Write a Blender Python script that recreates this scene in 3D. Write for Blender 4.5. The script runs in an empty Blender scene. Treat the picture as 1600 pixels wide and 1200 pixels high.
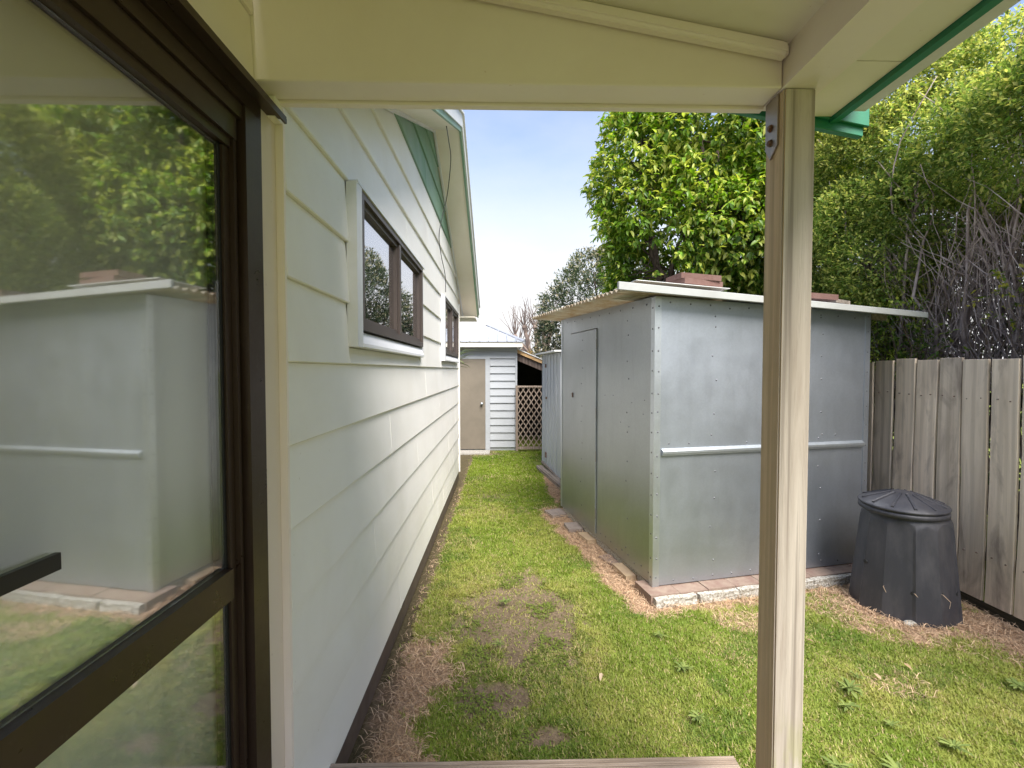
import bpy, bmesh, math, random
import numpy as np
from mathutils import Vector, Matrix
random.seed(7); rng = np.random.default_rng(11)
sc = bpy.context.scene
COL = sc.collection
R = math.radians

# ------------------------------------------------------------------ camera, sky, sun, exposure
cam = bpy.data.objects.new('camera', bpy.data.cameras.new('camera')); COL.objects.link(cam)
cam.data.sensor_width = 36; cam.data.lens = 36*710/1600
cam.data.clip_start = 0.05; cam.data.clip_end = 2000
cam.location = (0, 0, 1.7)
cam.rotation_euler = (R(90) - math.atan(22/710), 0, -math.atan(16/710))
sc.camera = cam

SUN_EL, SUN_AZ = 52, 158          # azimuth measured clockwise from +Y (the view direction)
w = bpy.data.worlds.new('World'); sc.world = w; w.use_nodes = True
nt = w.node_tree; nt.nodes.clear()
N = nt.nodes.new; L = nt.links.new
sky = N('ShaderNodeTexSky'); sky.sky_type = 'NISHITA'; sky.sun_disc = False
sky.sun_elevation = R(SUN_EL); sky.sun_rotation = R(SUN_AZ); sky.dust_density = 1.5; sky.ozone_density = 1.5
tc = N('ShaderNodeTexCoord'); sep = N('ShaderNodeSeparateXYZ'); L(tc.outputs['Generated'], sep.inputs[0])
mp = N('ShaderNodeMapping'); mp.inputs['Scale'].default_value = (1, 1, 2.6); L(tc.outputs['Generated'], mp.inputs[0])
nz = N('ShaderNodeTexNoise'); nz.inputs['Scale'].default_value = 2.2; nz.inputs['Detail'].default_value = 7; nz.inputs['Roughness'].default_value = .55
L(mp.outputs[0], nz.inputs[0])
mr = N('ShaderNodeMapRange'); mr.inputs[1].default_value = 0.12; mr.inputs[2].default_value = 0.52
mr.inputs[3].default_value = 1.0; mr.inputs[4].default_value = 0.10; L(sep.outputs['Z'], mr.inputs[0])
m2 = N('ShaderNodeMapRange'); m2.inputs[1].default_value = .35; m2.inputs[2].default_value = .7; m2.inputs[3].default_value = -.08; m2.inputs[4].default_value = .16
L(nz.outputs[0], m2.inputs[0])
ad = N('ShaderNodeMath'); ad.operation = 'ADD'; ad.use_clamp = True; L(mr.outputs[0], ad.inputs[0]); L(m2.outputs[0], ad.inputs[1])
mx = N('ShaderNodeMix'); mx.data_type = 'RGBA'; L(ad.outputs[0], mx.inputs[0])
gain = N('ShaderNodeMix'); gain.data_type = 'RGBA'; gain.blend_type = 'MULTIPLY'; gain.inputs[0].default_value = 1
L(sky.outputs[0], gain.inputs[6]); gain.inputs[7].default_value = (1.0, 1.08, 1.2, 1)
L(gain.outputs[2], mx.inputs[6]); mx.inputs[7].default_value = (4.25, 4.2, 4.2, 1)
bg = N('ShaderNodeBackground'); bg.inputs[1].default_value = 0.108; L(mx.outputs[2], bg.inputs[0])
wo = N('ShaderNodeOutputWorld'); L(bg.outputs[0], wo.inputs[0])
sun = bpy.data.objects.new('sun', bpy.data.lights.new('sun', 'SUN')); COL.objects.link(sun)
sun.data.energy = 4.0; sun.data.angle = R(38); sun.data.color = (1, .945, .87)
az, el = R(SUN_AZ), R(SUN_EL)
sd = Vector((math.sin(az)*math.cos(el), math.cos(az)*math.cos(el), math.sin(el)))
sun.rotation_euler = sd.to_track_quat('Z', 'Y').to_euler(); sun.location = (6, -6, 12)
vs = sc.view_settings; vs.view_transform = 'Standard'; vs.look = 'None'; vs.exposure = 1.32; vs.gamma = 1
vs.use_curve_mapping = False
sc.cycles.max_bounces = 8; sc.cycles.transparent_max_bounces = 16

# ------------------------------------------------------------------ helpers
MW = {}
def tag(o, label=None, cat=None, group=None, kind=None):
    if label: o['label'] = label
    if cat: o['category'] = cat
    if group: o['group'] = group
    if kind: o['kind'] = kind
    return o
def thing(name, label, cat, loc=(0, 0, 0), rz=0, group=None):
    o = bpy.data.objects.new(name, None); COL.objects.link(o); o.empty_display_size = .1
    o.location = loc; o.rotation_euler = (0, 0, rz)
    MW[o.name] = Matrix.Translation(loc) @ Matrix.Rotation(rz, 4, 'Z')
    return tag(o, label, cat, group)
def link(name, me, parent=None, loc=(0, 0, 0), rot=(0, 0, 0), scale=(1, 1, 1)):
    o = bpy.data.objects.new(name, me); COL.objects.link(o)
    o.location = loc; o.rotation_euler = rot; o.scale = scale
    if parent: o.parent = parent
    M = Matrix.LocRotScale(Vector(loc), __import__('mathutils').Euler(rot), Vector(scale))
    MW[o.name] = (MW[parent.name] @ M) if parent else M
    return o
def obj(name, bm, mat, parent=None, space='local', bevel=0, smooth=False, seg=1):
    """one mesh object; space 'world' = the bmesh is in world coordinates"""
    if bevel:
        es = [e for e in bm.edges if len(e.link_faces) == 2 and e.calc_face_angle(0) > R(30)]
        bmesh.ops.bevel(bm, geom=es, offset=bevel, segments=seg, affect='EDGES', clamp_overlap=True)
    if parent and space == 'world':
        bm.transform(MW[parent.name].inverted())
    me = bpy.data.meshes.new(name); bm.to_mesh(me); bm.free()
    for m in (mat if isinstance(mat, (list, tuple)) else [mat]): me.materials.append(m)
    if smooth:
        for p in me.polygons: p.use_smooth = True
    return link(name, me, parent)
def box(bm, x0, x1, y0, y1, z0, z1, M=None):
    v = [bm.verts.new(p) for p in ((x0,y0,z0),(x1,y0,z0),(x1,y1,z0),(x0,y1,z0),(x0,y0,z1),(x1,y0,z1),(x1,y1,z1),(x0,y1,z1))]
    if M: 
        for q in v: q.co = M @ q.co
    for f in ((0,3,2,1),(4,5,6,7),(0,1,5,4),(1,2,6,5),(2,3,7,6),(3,0,4,7)): bm.faces.new([v[i] for i in f])
    return v
def B(*a, M=None):
    bm = bmesh.new(); box(bm, *a, M=M); return bm
def prism(bm, pts, ext):
    """closed polygon of 3D points pushed along the vector ext"""
    e = Vector(ext); a = [bm.verts.new(p) for p in pts]; b = [bm.verts.new(Vector(p)+e) for p in pts]
    n = len(a); bm.faces.new(a); bm.faces.new(b[::-1])
    for i in range(n): bm.faces.new((a[i], b[i], b[(i+1) % n], a[(i+1) % n]))
    bmesh.ops.recalc_face_normals(bm, faces=bm.faces[:])
def tube(bm, pts, rad, n=6, cap=True):
    pts = [Vector(p) for p in pts]; rings = []
    if not hasattr(rad, '__len__'): rad = [rad]*len(pts)
    ref = Vector((.3, .9, .2)).normalized()
    for i, p in enumerate(pts):
        t = (pts[min(i+1, len(pts)-1)]-pts[max(i-1, 0)]).normalized()
        if abs(t.dot(ref)) > .95: ref = Vector((1, 0, .1)).normalized()
        a = t.cross(ref).normalized(); b = t.cross(a)
        rings.append([bm.verts.new(p+(a*math.cos(2*math.pi*k/n)+b*math.sin(2*math.pi*k/n))*rad[i]) for k in range(n)])
    for r0, r1 in zip(rings, rings[1:]):
        for k in range(n): bm.faces.new((r0[k], r0[(k+1) % n], r1[(k+1) % n], r1[k]))
    if cap: bm.faces.new(rings[0][::-1]); bm.faces.new(rings[-1])
def T(*a): b = bmesh.new(); tube(b, *a); return b

# ------------------------------------------------------------------ materials
def mat(name, col, rough=.6, metal=0, spec=.5):
    m = bpy.data.materials.new(name); m.use_nodes = True; n = m.node_tree; b = n.nodes['Principled BSDF']
    b.inputs['Base Color'].default_value = (*col, 1); b.inputs['Roughness'].default_value = rough
    b.inputs['Metallic'].default_value = metal; b.inputs['Specular IOR Level'].default_value = spec
    return m, n, b
def coord(n, scale=(1, 1, 1), rnd=True, kind='Object'):
    tc = n.nodes.new('ShaderNodeTexCoord'); mp = n.nodes.new('ShaderNodeMapping'); mp.inputs['Scale'].default_value = scale
    if rnd:
        oi = n.nodes.new('ShaderNodeObjectInfo'); mu = n.nodes.new('ShaderNodeVectorMath'); mu.operation = 'MULTIPLY_ADD'
        mu.inputs[0].default_value = (37, 53, 29)
        n.links.new(oi.outputs['Random'], mu.inputs[1]); n.links.new(tc.outputs[kind], mu.inputs[2]); n.links.new(mu.outputs[0], mp.inputs[0])
    else: n.links.new(tc.outputs[kind], mp.inputs[0])
    return mp.outputs[0]
def noise(n, vec, scale, detail=5, rough=.55, dist=0):
    t = n.nodes.new('ShaderNodeTexNoise'); t.inputs['Scale'].default_value = scale; t.inputs['Detail'].default_value = detail
    t.inputs['Roughness'].default_value = rough; t.inputs['Distortion'].default_value = dist
    n.links.new(vec, t.inputs[0]); return t.outputs[0]
def ramp(n, fac, stops):
    r = n.nodes.new('ShaderNodeValToRGB'); e = r.color_ramp.elements
    while len(e) < len(stops): e.new(.5)
    for i, (p, c) in enumerate(stops):
        e[i].position = p; e[i].color = (*c, 1) if hasattr(c, '__len__') else (c, c, c, 1)
    n.links.new(fac, r.inputs[0]); return r.outputs[0]
def mixc(n, fac, a, b, mode='MIX'):
    m = n.nodes.new('ShaderNodeMix'); m.data_type = 'RGBA'; m.blend_type = mode
    for k, v in ((0, fac), (6, a), (7, b)):
        if hasattr(v, 'node'): n.links.new(v, m.inputs[k])
        elif hasattr(v, '__len__'): m.inputs[k].default_value = (*v, 1)
        else: m.inputs[k].default_value = v
    return m.outputs[2]
def bump(n, b, h, strength=.3, dist=.01, prev=None):
    u = n.nodes.new('ShaderNodeBump'); u.inputs['Strength'].default_value = strength; u.inputs['Distance'].default_value = dist
    n.links.new(h, u.inputs['Height'])
    if prev: n.links.new(prev, u.inputs['Normal'])
    n.links.new(u.outputs[0], b.inputs['Normal']); return u.outputs[0]

def paint(name, col, dirt, rough=.5, amt=.5, scale=2.0, tex=160):
    m, n, b = mat(name, col, rough)
    v = coord(n); f = ramp(n, noise(n, v, scale, 8, .65, .4), ((.42, 0.0), (.75, amt)))
    c = mixc(n, f, col, dirt)
    sp = ramp(n, noise(n, v, 45, 3), ((.72, 0), (.78, 1))); c = mixc(n, sp, c, dirt)
    n.links.new(c, b.inputs['Base Color'])
    n.links.new(ramp(n, noise(n, v, scale*3), ((.3, rough-.08), (.7, rough+.12))), b.inputs['Roughness'])
    bump(n, b, noise(n, v, tex, 3), .06, .004); return m
def wood(name, light, dark, axis='z', rough=.8, stain=None, ring=26, wear=.5, bmp=.35, streak=.3, sf=3.0, algae=False):
    m, n, b = mat(name, light, rough, spec=.25)
    sq = {'x': (.06, 1, 1), 'y': (1, .06, 1), 'z': (1, 1, .06)}[axis]
    v = coord(n, sq)
    g = noise(n, v, ring, 6, .6, 1.2); fine = noise(n, v, ring*7, 4, .7)
    wv = n.nodes.new('ShaderNodeTexWave'); wv.wave_type = 'RINGS'; wv.inputs['Scale'].default_value = ring*.45
    wv.inputs['Distortion'].default_value = 2.2; wv.inputs['Detail'].default_value = 3; wv.inputs['Detail Scale'].default_value = 1.4
    wv.rings_direction = {'x': 'X', 'y': 'Y', 'z': 'Z'}[axis]; n.links.new(v, wv.inputs[0])
    f1 = ramp(n, g, ((.35, 0), (.68, 1))); c = mixc(n, f1, light, dark)
    wr = ramp(n, wv.outputs[0], ((.55, 0), (.95, wear))); c = mixc(n, wr, c, tuple(k*.72 for k in dark))
    c = mixc(n, ramp(n, fine, ((.55, 0), (.8, .5))), c, tuple(k*.6 for k in dark))
    if stain:
        v2 = coord(n, (1, 1, .35)); s = ramp(n, noise(n, v2, 5.5, 6, .6, .6), ((.54, 0), (.74, .75))); c = mixc(n, s, c, stain)
    vs3 = coord(n, {'x': (.012, 1, 1), 'y': (1, .012, 1), 'z': (1, 1, .012)}[axis]); st = noise(n, vs3, ring*sf, 3, .6)
    c = mixc(n, ramp(n, st, ((.50, 0), (.66, streak))), c, tuple(k*.62 for k in dark))
    # knots
    vk = coord(n, {'x': (.35, 1, 1), 'y': (1, .35, 1), 'z': (1, 1, .35)}[axis])
    vo = n.nodes.new('ShaderNodeTexVoronoi'); vo.inputs['Scale'].default_value = 4.2; n.links.new(vk, vo.inputs[0])
    k = ramp(n, vo.outputs['Distance'], ((.03, .85), (.085, 0))); c = mixc(n, k, c, tuple(q*.45 for q in dark))
    if algae:
        va = coord(n, (1, 1, 1), False); sz = n.nodes.new('ShaderNodeSeparateXYZ'); n.links.new(va, sz.inputs[0])
        zf = ramp(n, sz.outputs['Z'], ((.35, 1), (.78, 0))); xn = ramp(n, noise(n, coord(n, (1, 1, .25), False), 22, 3, .5), ((.48, 0), (.60, .85)))
        c = mixc(n, mixc(n, 1.0, zf, xn, 'MULTIPLY'), c, (.33, .33, .13))
    oi = n.nodes.new('ShaderNodeObjectInfo'); hv = n.nodes.new('ShaderNodeHueSaturation')
    mrr = n.nodes.new('ShaderNodeMapRange'); mrr.inputs[3].default_value = .84; mrr.inputs[4].default_value = 1.14
    n.links.new(oi.outputs['Random'], mrr.inputs[0]); n.links.new(mrr.outputs[0], hv.inputs['Value']); n.links.new(c, hv.inputs['Color'])
    n.links.new(hv.outputs[0], b.inputs['Base Color'])
    p = bump(n, b, g, bmp, .006); p = bump(n, b, fine, bmp, .002, p); bump(n, b, st, bmp*.8, -.003, p); return m
def galv(name, col, rough=.36, painted=False):
    m, n, b = mat(name, col, rough, .92 if not painted else .25)
    v = coord(n, (1, 1, 1), False); vs_ = coord(n, (1, 1, .14), True)
    big = noise(n, v, 1.7, 4, .5, .5); st = noise(n, vs_, 14, 5, .6)
    c = mixc(n, ramp(n, big, ((.3, 0), (.7, 1))), tuple(k*.92 for k in col), tuple(min(1, k*1.05) for k in col))
    c = mixc(n, ramp(n, st, ((.5, 0), (.85, .35))), c, tuple(k*.7 for k in col))
    vo = n.nodes.new('ShaderNodeTexVoronoi'); vo.inputs['Scale'].default_value = 85; n.links.new(v, vo.inputs[0])
    sg = n.nodes.new('ShaderNodeSeparateColor'); n.links.new(vo.outputs['Color'], sg.inputs[0])
    c = mixc(n, ramp(n, sg.outputs[0], ((0, 0), (1, .22))), c, tuple(k*.72 for k in col))
    chalk = ramp(n, noise(n, v, 7, 7, .7), ((.70, 0), (.76, .4))); c = mixc(n, chalk, c, (.62, .63, .63))
    n.links.new(c, b.inputs['Base Color'])
    r = n.nodes.new('ShaderNodeMath'); r.operation = 'ADD'; r.use_clamp = True
    n.links.new(ramp(n, noise(n, v, 5, 6, .65), ((.3, rough-.02), (.75, rough+.07))), r.inputs[0]); n.links.new(ramp(n, chalk, ((0, 0), (1, .25))), r.inputs[1])
    n.links.new(r.outputs[0], b.inputs['Roughness'])
    p = bump(n, b, noise(n, v, 2.0, 1, .4), .12, .03); bump(n, b, noise(n, v, 120, 2), .05, .002, p); return m
def foliage(name, rough=.42, trans=.35, spec=.5):
    m, n, b = mat(name, (.1, .2, .03), rough, spec=spec)
    a = n.nodes.new('ShaderNodeAttribute'); a.attribute_name = 'Col'
    n.links.new(a.outputs['Color'], b.inputs['Base Color'])
    t = n.nodes.new('ShaderNodeBsdfTranslucent'); hv = n.nodes.new('ShaderNodeHueSaturation'); hv.inputs['Value'].default_value = 1.5
    hv.inputs['Saturation'].default_value = 1.1; n.links.new(a.outputs['Color'], hv.inputs['Color']); n.links.new(hv.outputs[0], t.inputs[0])
    s = n.nodes.new('ShaderNodeMixShader'); s.inputs[0].default_value = trans
    n.links.new(b.outputs[0], s.inputs[1]); n.links.new(t.outputs[0], s.inputs[2])
    n.links.new(s.outputs[0], n.nodes['Material Output'].inputs[0]); return m
def glass(name, refl, tint, rough=0.0):
    m = bpy.data.materials.new(name); m.use_nodes = True; n = m.node_tree; n.nodes.clear()
    g = n.nodes.new('ShaderNodeBsdfGlossy'); g.inputs['Roughness'].default_value = rough; g.inputs[0].default_value = (.95, .95, .96, 1)
    t = n.nodes.new('ShaderNodeBsdfTransparent'); t.inputs[0].default_value = (*tint, 1)
    lw = n.nodes.new('ShaderNodeLayerWeight'); lw.inputs[0].default_value = .5
    r = n.nodes.new('ShaderNodeMapRange'); r.inputs[1].default_value = 0; r.inputs[2].default_value = 1; r.inputs[3].default_value = refl; r.inputs[4].default_value = .97
    pw = n.nodes.new('ShaderNodeMath'); pw.operation = 'POWER'; pw.inputs[1].default_value = 3.5
    n.links.new(lw.outputs['Facing'], pw.inputs[0]); n.links.new(pw.outputs[0], r.inputs[0])
    s = n.nodes.new('ShaderNodeMixShader'); o = n.nodes.new('ShaderNodeOutputMaterial')
    v = coord(n, (1, 1, 1), False); bp = n.nodes.new('ShaderNodeBump'); bp.inputs['Strength'].default_value = .05; bp.inputs['Distance'].default_value = .01
    n.links.new(noise(n, v, 1.6, 2), bp.inputs['Height']); n.links.new(bp.outputs[0], g.inputs['Normal'])
    n.links.new(r.outputs[0], s.inputs[0]); n.links.new(t.outputs[0], s.inputs[1]); n.links.new(g.outputs[0], s.inputs[2]); n.links.new(s.outputs[0], o.inputs[0])
    return m

M_WHITE = paint('white_board_paint', (.86, .835, .785), (.70, .66, .58), .5, .5, 1.3)
M_TRIM = paint('white_trim_paint', (.74, .74, .76), (.55, .55, .54), .5, .5, 3)
M_CREAM = paint('cream_paint', (.88, .79, .72), (.75, .63, .54), .5, .45, 1.5)
M_CREAM2 = paint('pale_cream_paint', (.82, .77, .67), (.66, .57, .44), .5, .4, 1.5)
M_BEIGE = paint('pinkish_beige_paint', (.74, .64, .54), (.6, .5, .4), .5, .3, 2)
M_GREEN = paint('green_paint', (.015, .20, .10), (.01, .11, .06), .4, .5, 3)
M_GREEN2 = paint('faded_green_paint', (.17, .30, .20), (.30, .38, .32), .55, .7, 1.2)
M_BROWNB = paint('brown_baseboard_paint', (.09, .065, .055), (.16, .12, .09), .6, .6, 4)
M_BRONZE, n_, b_ = mat('brown_aluminium', (.052, .032, .022), .3, .35, .6)
v_ = coord(n_); n_.links.new(ramp(n_, noise(n_, v_, 9, 8, .75), ((.3, .24), (.75, .48))), b_.inputs['Roughness'])
n_.links.new(mixc(n_, ramp(n_, noise(n_, v_, 30, 6, .8), ((.6, 0), (.78, .5))), (.052, .032, .022), (.13, .11, .09)), b_.inputs['Base Color'])
M_WFRAME, n_, b_ = mat('window_brown_aluminium', (.095, .075, .068), .42, .3)
M_BLACK, _, _ = mat('black_plastic', (.012, .012, .014), .32)
M_RUBBER, _, _ = mat('black_rubber', (.01, .01, .01), .6)
M_GLASS_D = glass('door_glass', .235, (.95, .96, .95), .03)
M_GLASS_W = glass('window_glass', .40, (.55, .56, .56), .0)
M_ROOM, _, _ = mat('painted_dim_room', (.10, .09, .08), .9)  # room dimness put into the dark wall colour
M_CURT = paint('curtain_fabric', (.86, .86, .83), (.76, .76, .74), .9, .3, 2, 600)
M_POST_F = wood('weathered_post_timber', (.54, .48, .41), (.42, .355, .295), 'z', .8, None, 24, .25, .35, .9, 2.6, True)
M_POST_L = wood('fresh_post_timber', (.74, .58, .38), (.62, .46, .29), 'z', .75, None, 22, .3, .3, .35, 3)
M_DECK = wood('silvered_deck_timber', (.38, .31, .25), (.22, .165, .12), 'x', .85, None, 40, .5)
M_FENCE = wood('weathered_fence_timber', (.80, .665, .52), (.62, .50, .38), 'z', .85, (.17, .13, .11), 11, .4, .3, .18, 4)
M_OLDWOOD = wood('grey_old_timber', (.36, .31, .26), (.2, .16, .13), 'y', .9, (.1, .09, .07), 20, .5)
M_RAIL = wood('dark_rail_timber', (.07, .06, .04), (.03, .03, .02), 'y', .9)
M_LATT = wood('trellis_timber', (.42, .34, .28), (.27, .20, .15), 'z', .9)
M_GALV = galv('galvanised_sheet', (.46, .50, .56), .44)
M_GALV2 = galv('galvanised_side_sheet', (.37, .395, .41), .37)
M_GALVL = galv('galvanised_flashing', (.55, .59, .63), .40)
M_FASC = paint('grey_white_fascia_paint', (.36, .37, .36), (.26, .255, .24), .6, .6, 4)
M_GARW = paint('cool_white_garage_paint', (.40, .42, .44), (.32, .33, .33), .55, .5, 2)
M_GARR = galv('pale_garage_roof_steel', (.46, .475, .50), .5, True)
M_TIN = galv('painted_tin', (.46, .49, .53), .5, True)
M_TIN_W = galv('white_roof_steel', (.76, .76, .75), .45, True)
M_RUST, n_, b_ = mat('rusty_steel', (.16, .08, .05), .8, .3)
n_.links.new(mixc(n_, ramp(n_, noise(n_, coord(n_), 60), ((.4, 0), (.6, 1))), (.17, .07, .035), (.26, .22, .19)), b_.inputs['Base Color'])
M_RIVET, _, _ = mat('dull_screw_steel', (.16, .165, .18), .5, .6)
M_STEEL = galv('bracket_steel', (.42, .37, .34), .45)
def brickmat(name, c1, c2):
    m, n, b = mat(name, c1, .9, spec=.2); v = coord(n)
    c = mixc(n, ramp(n, noise(n, v, 9, 7, .7), ((.35, 0), (.7, 1))), c1, c2)
    n.links.new(c, b.inputs['Base Color']); bump(n, b, noise(n, v, 90, 5, .7), .5, .006); return m
M_PAVER = brickmat('red_brown_paver', (.20, .13, .105), (.29, .23, .18)); M_PAVERD = brickmat('dark_red_paver', (.13, .07, .058), (.17, .105, .09))
M_BRICKG = brickmat('grey_brick', (.22, .18, .16), (.33, .28, .24))
M_BRICKT = brickmat('tan_brick', (.42, .32, .20), (.33, .24, .17))
M_CONC, n_, b_ = mat('rough_concrete', (.5, .48, .43), .95, spec=.2)
v_ = coord(n_); c_ = mixc(n_, ramp(n_, noise(n_, v_, 60, 8, .8), ((.40, 0), (.6, 1))), (.20, .17, .13), (.62, .60, .55))
n_.links.new(c_, b_.inputs['Base Color']); bump(n_, b_, noise(n_, v_, 70, 6, .8), .9, .012)
M_BIN, n_, b_ = mat('charcoal_bin_plastic', (.05, .05, .06), .45)
v_ = coord(n_, (1, 1, .3)); n_.links.new(mixc(n_, ramp(n_, noise(n_, v_, 6, 7, .7), ((.45, 0), (.8, .7))), (.034, .034, .042), (.10, .095, .10)), b_.inputs['Base Color'])
n_.links.new(ramp(n_, noise(n_, v_, 14, 6), ((.3, .38), (.7, .6))), b_.inputs['Roughness']); bump(n_, b_, noise(n_, v_, 150, 3), .08, .003)
M_DOORP = paint('taupe_door_paint', (.20, .17, .13), (.14, .12, .09), .55, .6, 3)
M_DARKIN = paint('painted_shade_lining', (.035, .028, .024), (.06, .045, .035), .9, .5, 3)  # the open lean-to's interior shade is put into this near-black colour
M_ORANGE = wood('orange_timber', (.55, .36, .18), (.42, .26, .13), 'x', .8)
M_BARK = wood('grey_brown_bark', (.17, .13, .11), (.09, .065, .055), 'z', .95, None, 18, .5, .8)
M_BARKP = wood('pale_bark', (.26, .20, .17), (.15, .115, .10), 'z', .95, None, 18, .5, .8)
M_BARKD, n_, b_ = mat('dark_purple_twig_bark', (.115, .08, .075), .9, spec=.2)
n_.links.new(mixc(n_, ramp(n_, noise(n_, coord(n_), 8), ((.35, 0), (.65, 1))), (.15, .11, .10), (.46, .38, .34)), b_.inputs['Base Color'])
M_LEAF = foliage('glossy_leaf', .42, .42, .4)
M_LEAFS = foliage('small_leaf', .55, .45, .25)
M_GRASS = foliage('grass_blade', .55, .30, .25)
M_STRAW = foliage('dry_grass', .7, .15, .2)
# translucent corrugated sheeting
M_FIBRE, n_, b_ = mat('aged_translucent_sheet', (.50, .44, .32), .5)
v_ = coord(n_); c_ = mixc(n_, ramp(n_, noise(n_, v_, 5, 6, .7), ((.35, 0), (.7, 1))), (.62, .60, .52), (.42, .30, .17))
n_.links.new(c_, b_.inputs['Base Color']); t_ = n_.nodes.new('ShaderNodeBsdfTranslucent'); n_.links.new(c_, t_.inputs[0])
s_ = n_.nodes.new('ShaderNodeMixShader'); s_.inputs[0].default_value = .5
n_.links.new(b_.outputs[0], s_.inputs[1]); n_.links.new(t_.outputs[0], s_.inputs[2]); n_.links.new(s_.outputs[0], n_.nodes['Material Output'].inputs[0])

# ------------------------------------------------------------------ numpy noise and masks for the ground
_g = rng.random((256, 256))
def vn(x, y, s):
    x = np.asarray(x)*s+71.3; y = np.asarray(y)*s+33.7
    i = np.floor(x).astype(int); j = np.floor(y).astype(int); fx = x-i; fy = y-j
    fx = fx*fx*(3-2*fx); fy = fy*fy*(3-2*fy); i &= 255; j &= 255; i1 = (i+1) & 255; j1 = (j+1) & 255
    return (_g[i, j]*(1-fx)+_g[i1, j]*fx)*(1-fy)+(_g[i, j1]*(1-fx)+_g[i1, j1]*fx)*fy
def fbm(x, y, s): return (vn(x, y, s)*.5+vn(x, y, s*2.1)*.27+vn(x, y, s*4.3)*.15+vn(x, y, s*9.1)*.08)
def sm(a, b, x): t = np.clip((x-a)/(b-a), 0, 1); return t*t*(3-2*t)
def ell(x, y, cx, cy, rx, ry, n=.9):
    d = np.sqrt(((x-cx)/rx)**2+((y-cy)/ry)**2)+(fbm(x, y, 7)-.5)*n*1.3+(fbm(x, y, 28)-.5)*n*.8
    return 1-sm(.62, 1.22, d)
SH_O = (1.135, 3.345); SH_A = R(11.6); SH_W, SH_D = 1.975, 2.09
def shed_uv(x, y):
    dx = x-SH_O[0]; dy = y-SH_O[1]
    return dx*math.cos(SH_A)+dy*math.sin(SH_A), -dx*math.sin(SH_A)+dy*math.cos(SH_A)
def soil_mask(x, y):
    s = ell(x, y, .14, 3.18, .47, .68)*.88
    s = np.maximum(s, ell(x, y, -.06, 2.28, .20, .20)*.9)
    s = np.maximum(s, ell(x, y, .17, 2.06, .14, .07)*.9)
    s = np.maximum(s, ell(x, y, .37, 2.6, .13, .07)*.8)
    s = np.maximum(s, ell(x, y, -.12, 5.9, .32, .35, 1.2)*.55)
    s = np.maximum(s, ell(x, y, -.5, 9.2, .5, .45)*.8)
    d = x+.66+(fbm(x, y, 5)-.5)*.12
    s = np.maximum(s, (1-sm(.06, .14, d)))
    return s
def tan_mask(x, y):
    t = ell(x, y, -.50, 2.42, .21, .42)
    t = np.maximum(t, ell(x, y, -.50, 1.75, .22, .45))
    d = x+.66+(fbm(x, y, 3)-.5)*.2
    t = np.maximum(t, (1-sm(.05, .12, d))*.35)
    u, v = shed_uv(x, y); nn = (fbm(x, y, 6)-.5)*.28
    a = (1-sm(.20, .31, -u+nn))*(u < .1)*sm(-.35, -.15, v)*(1-sm(2.1, 2.5, v))
    t = np.maximum(t, a)
    t = np.maximum(t, ell(x, y, .74, 6.55, .10, .85, .7))
    f = (1-sm(.20, .30, -v+nn))*(v < .1)*sm(-.15, .05, u+nn)*(u < 3)*.8
    t = np.maximum(t, f)
    t = np.maximum(t, ell(x, y, 2.88, 3.12, .62, .42, .7))
    t = np.maximum(t, ell(x, y, 3.3, 2.75, .35, .5, .7))
    t = np.maximum(t, ell(x, y, 2.1, 2.35, .18, .12, 1.1)*.25)
    t = np.maximum(t, ell(x, y, 1.65, 3.0, .3, .12, 1.1)*.5)
    return np.clip(t, 0, 1)
def hgt(x, y): return (fbm(x, y, 1.3)-.5)*.035+(fbm(x, y, 12)-.5)*.012

def set_col(me, cols):
    at = me.color_attributes.new('Col', 'FLOAT_COLOR', 'POINT')
    a = np.ones((len(cols), 4), np.float32); a[:, :3] = cols; at.data.foreach_set('color', a.ravel())
def np_mesh(name, V, F, cols=None):
    me = bpy.data.meshes.new(name); V = np.asarray(V, np.float32); F = np.asarray(F, np.int32); k = F.shape[1]
    me.vertices.add(len(V)); me.vertices.foreach_set('co', V.ravel())
    me.loops.add(F.size); me.loops.foreach_set('vertex_index', F.ravel())
    me.polygons.add(len(F)); me.polygons.foreach_set('loop_start', np.arange(0, F.size, k, dtype=np.int32))
    try: me.polygons.foreach_set('loop_total', np.full(len(F), k, np.int32))
    except Exception: pass
    if cols is not None: set_col(me, cols)
    me.update(calc_edges=True); return me

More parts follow.
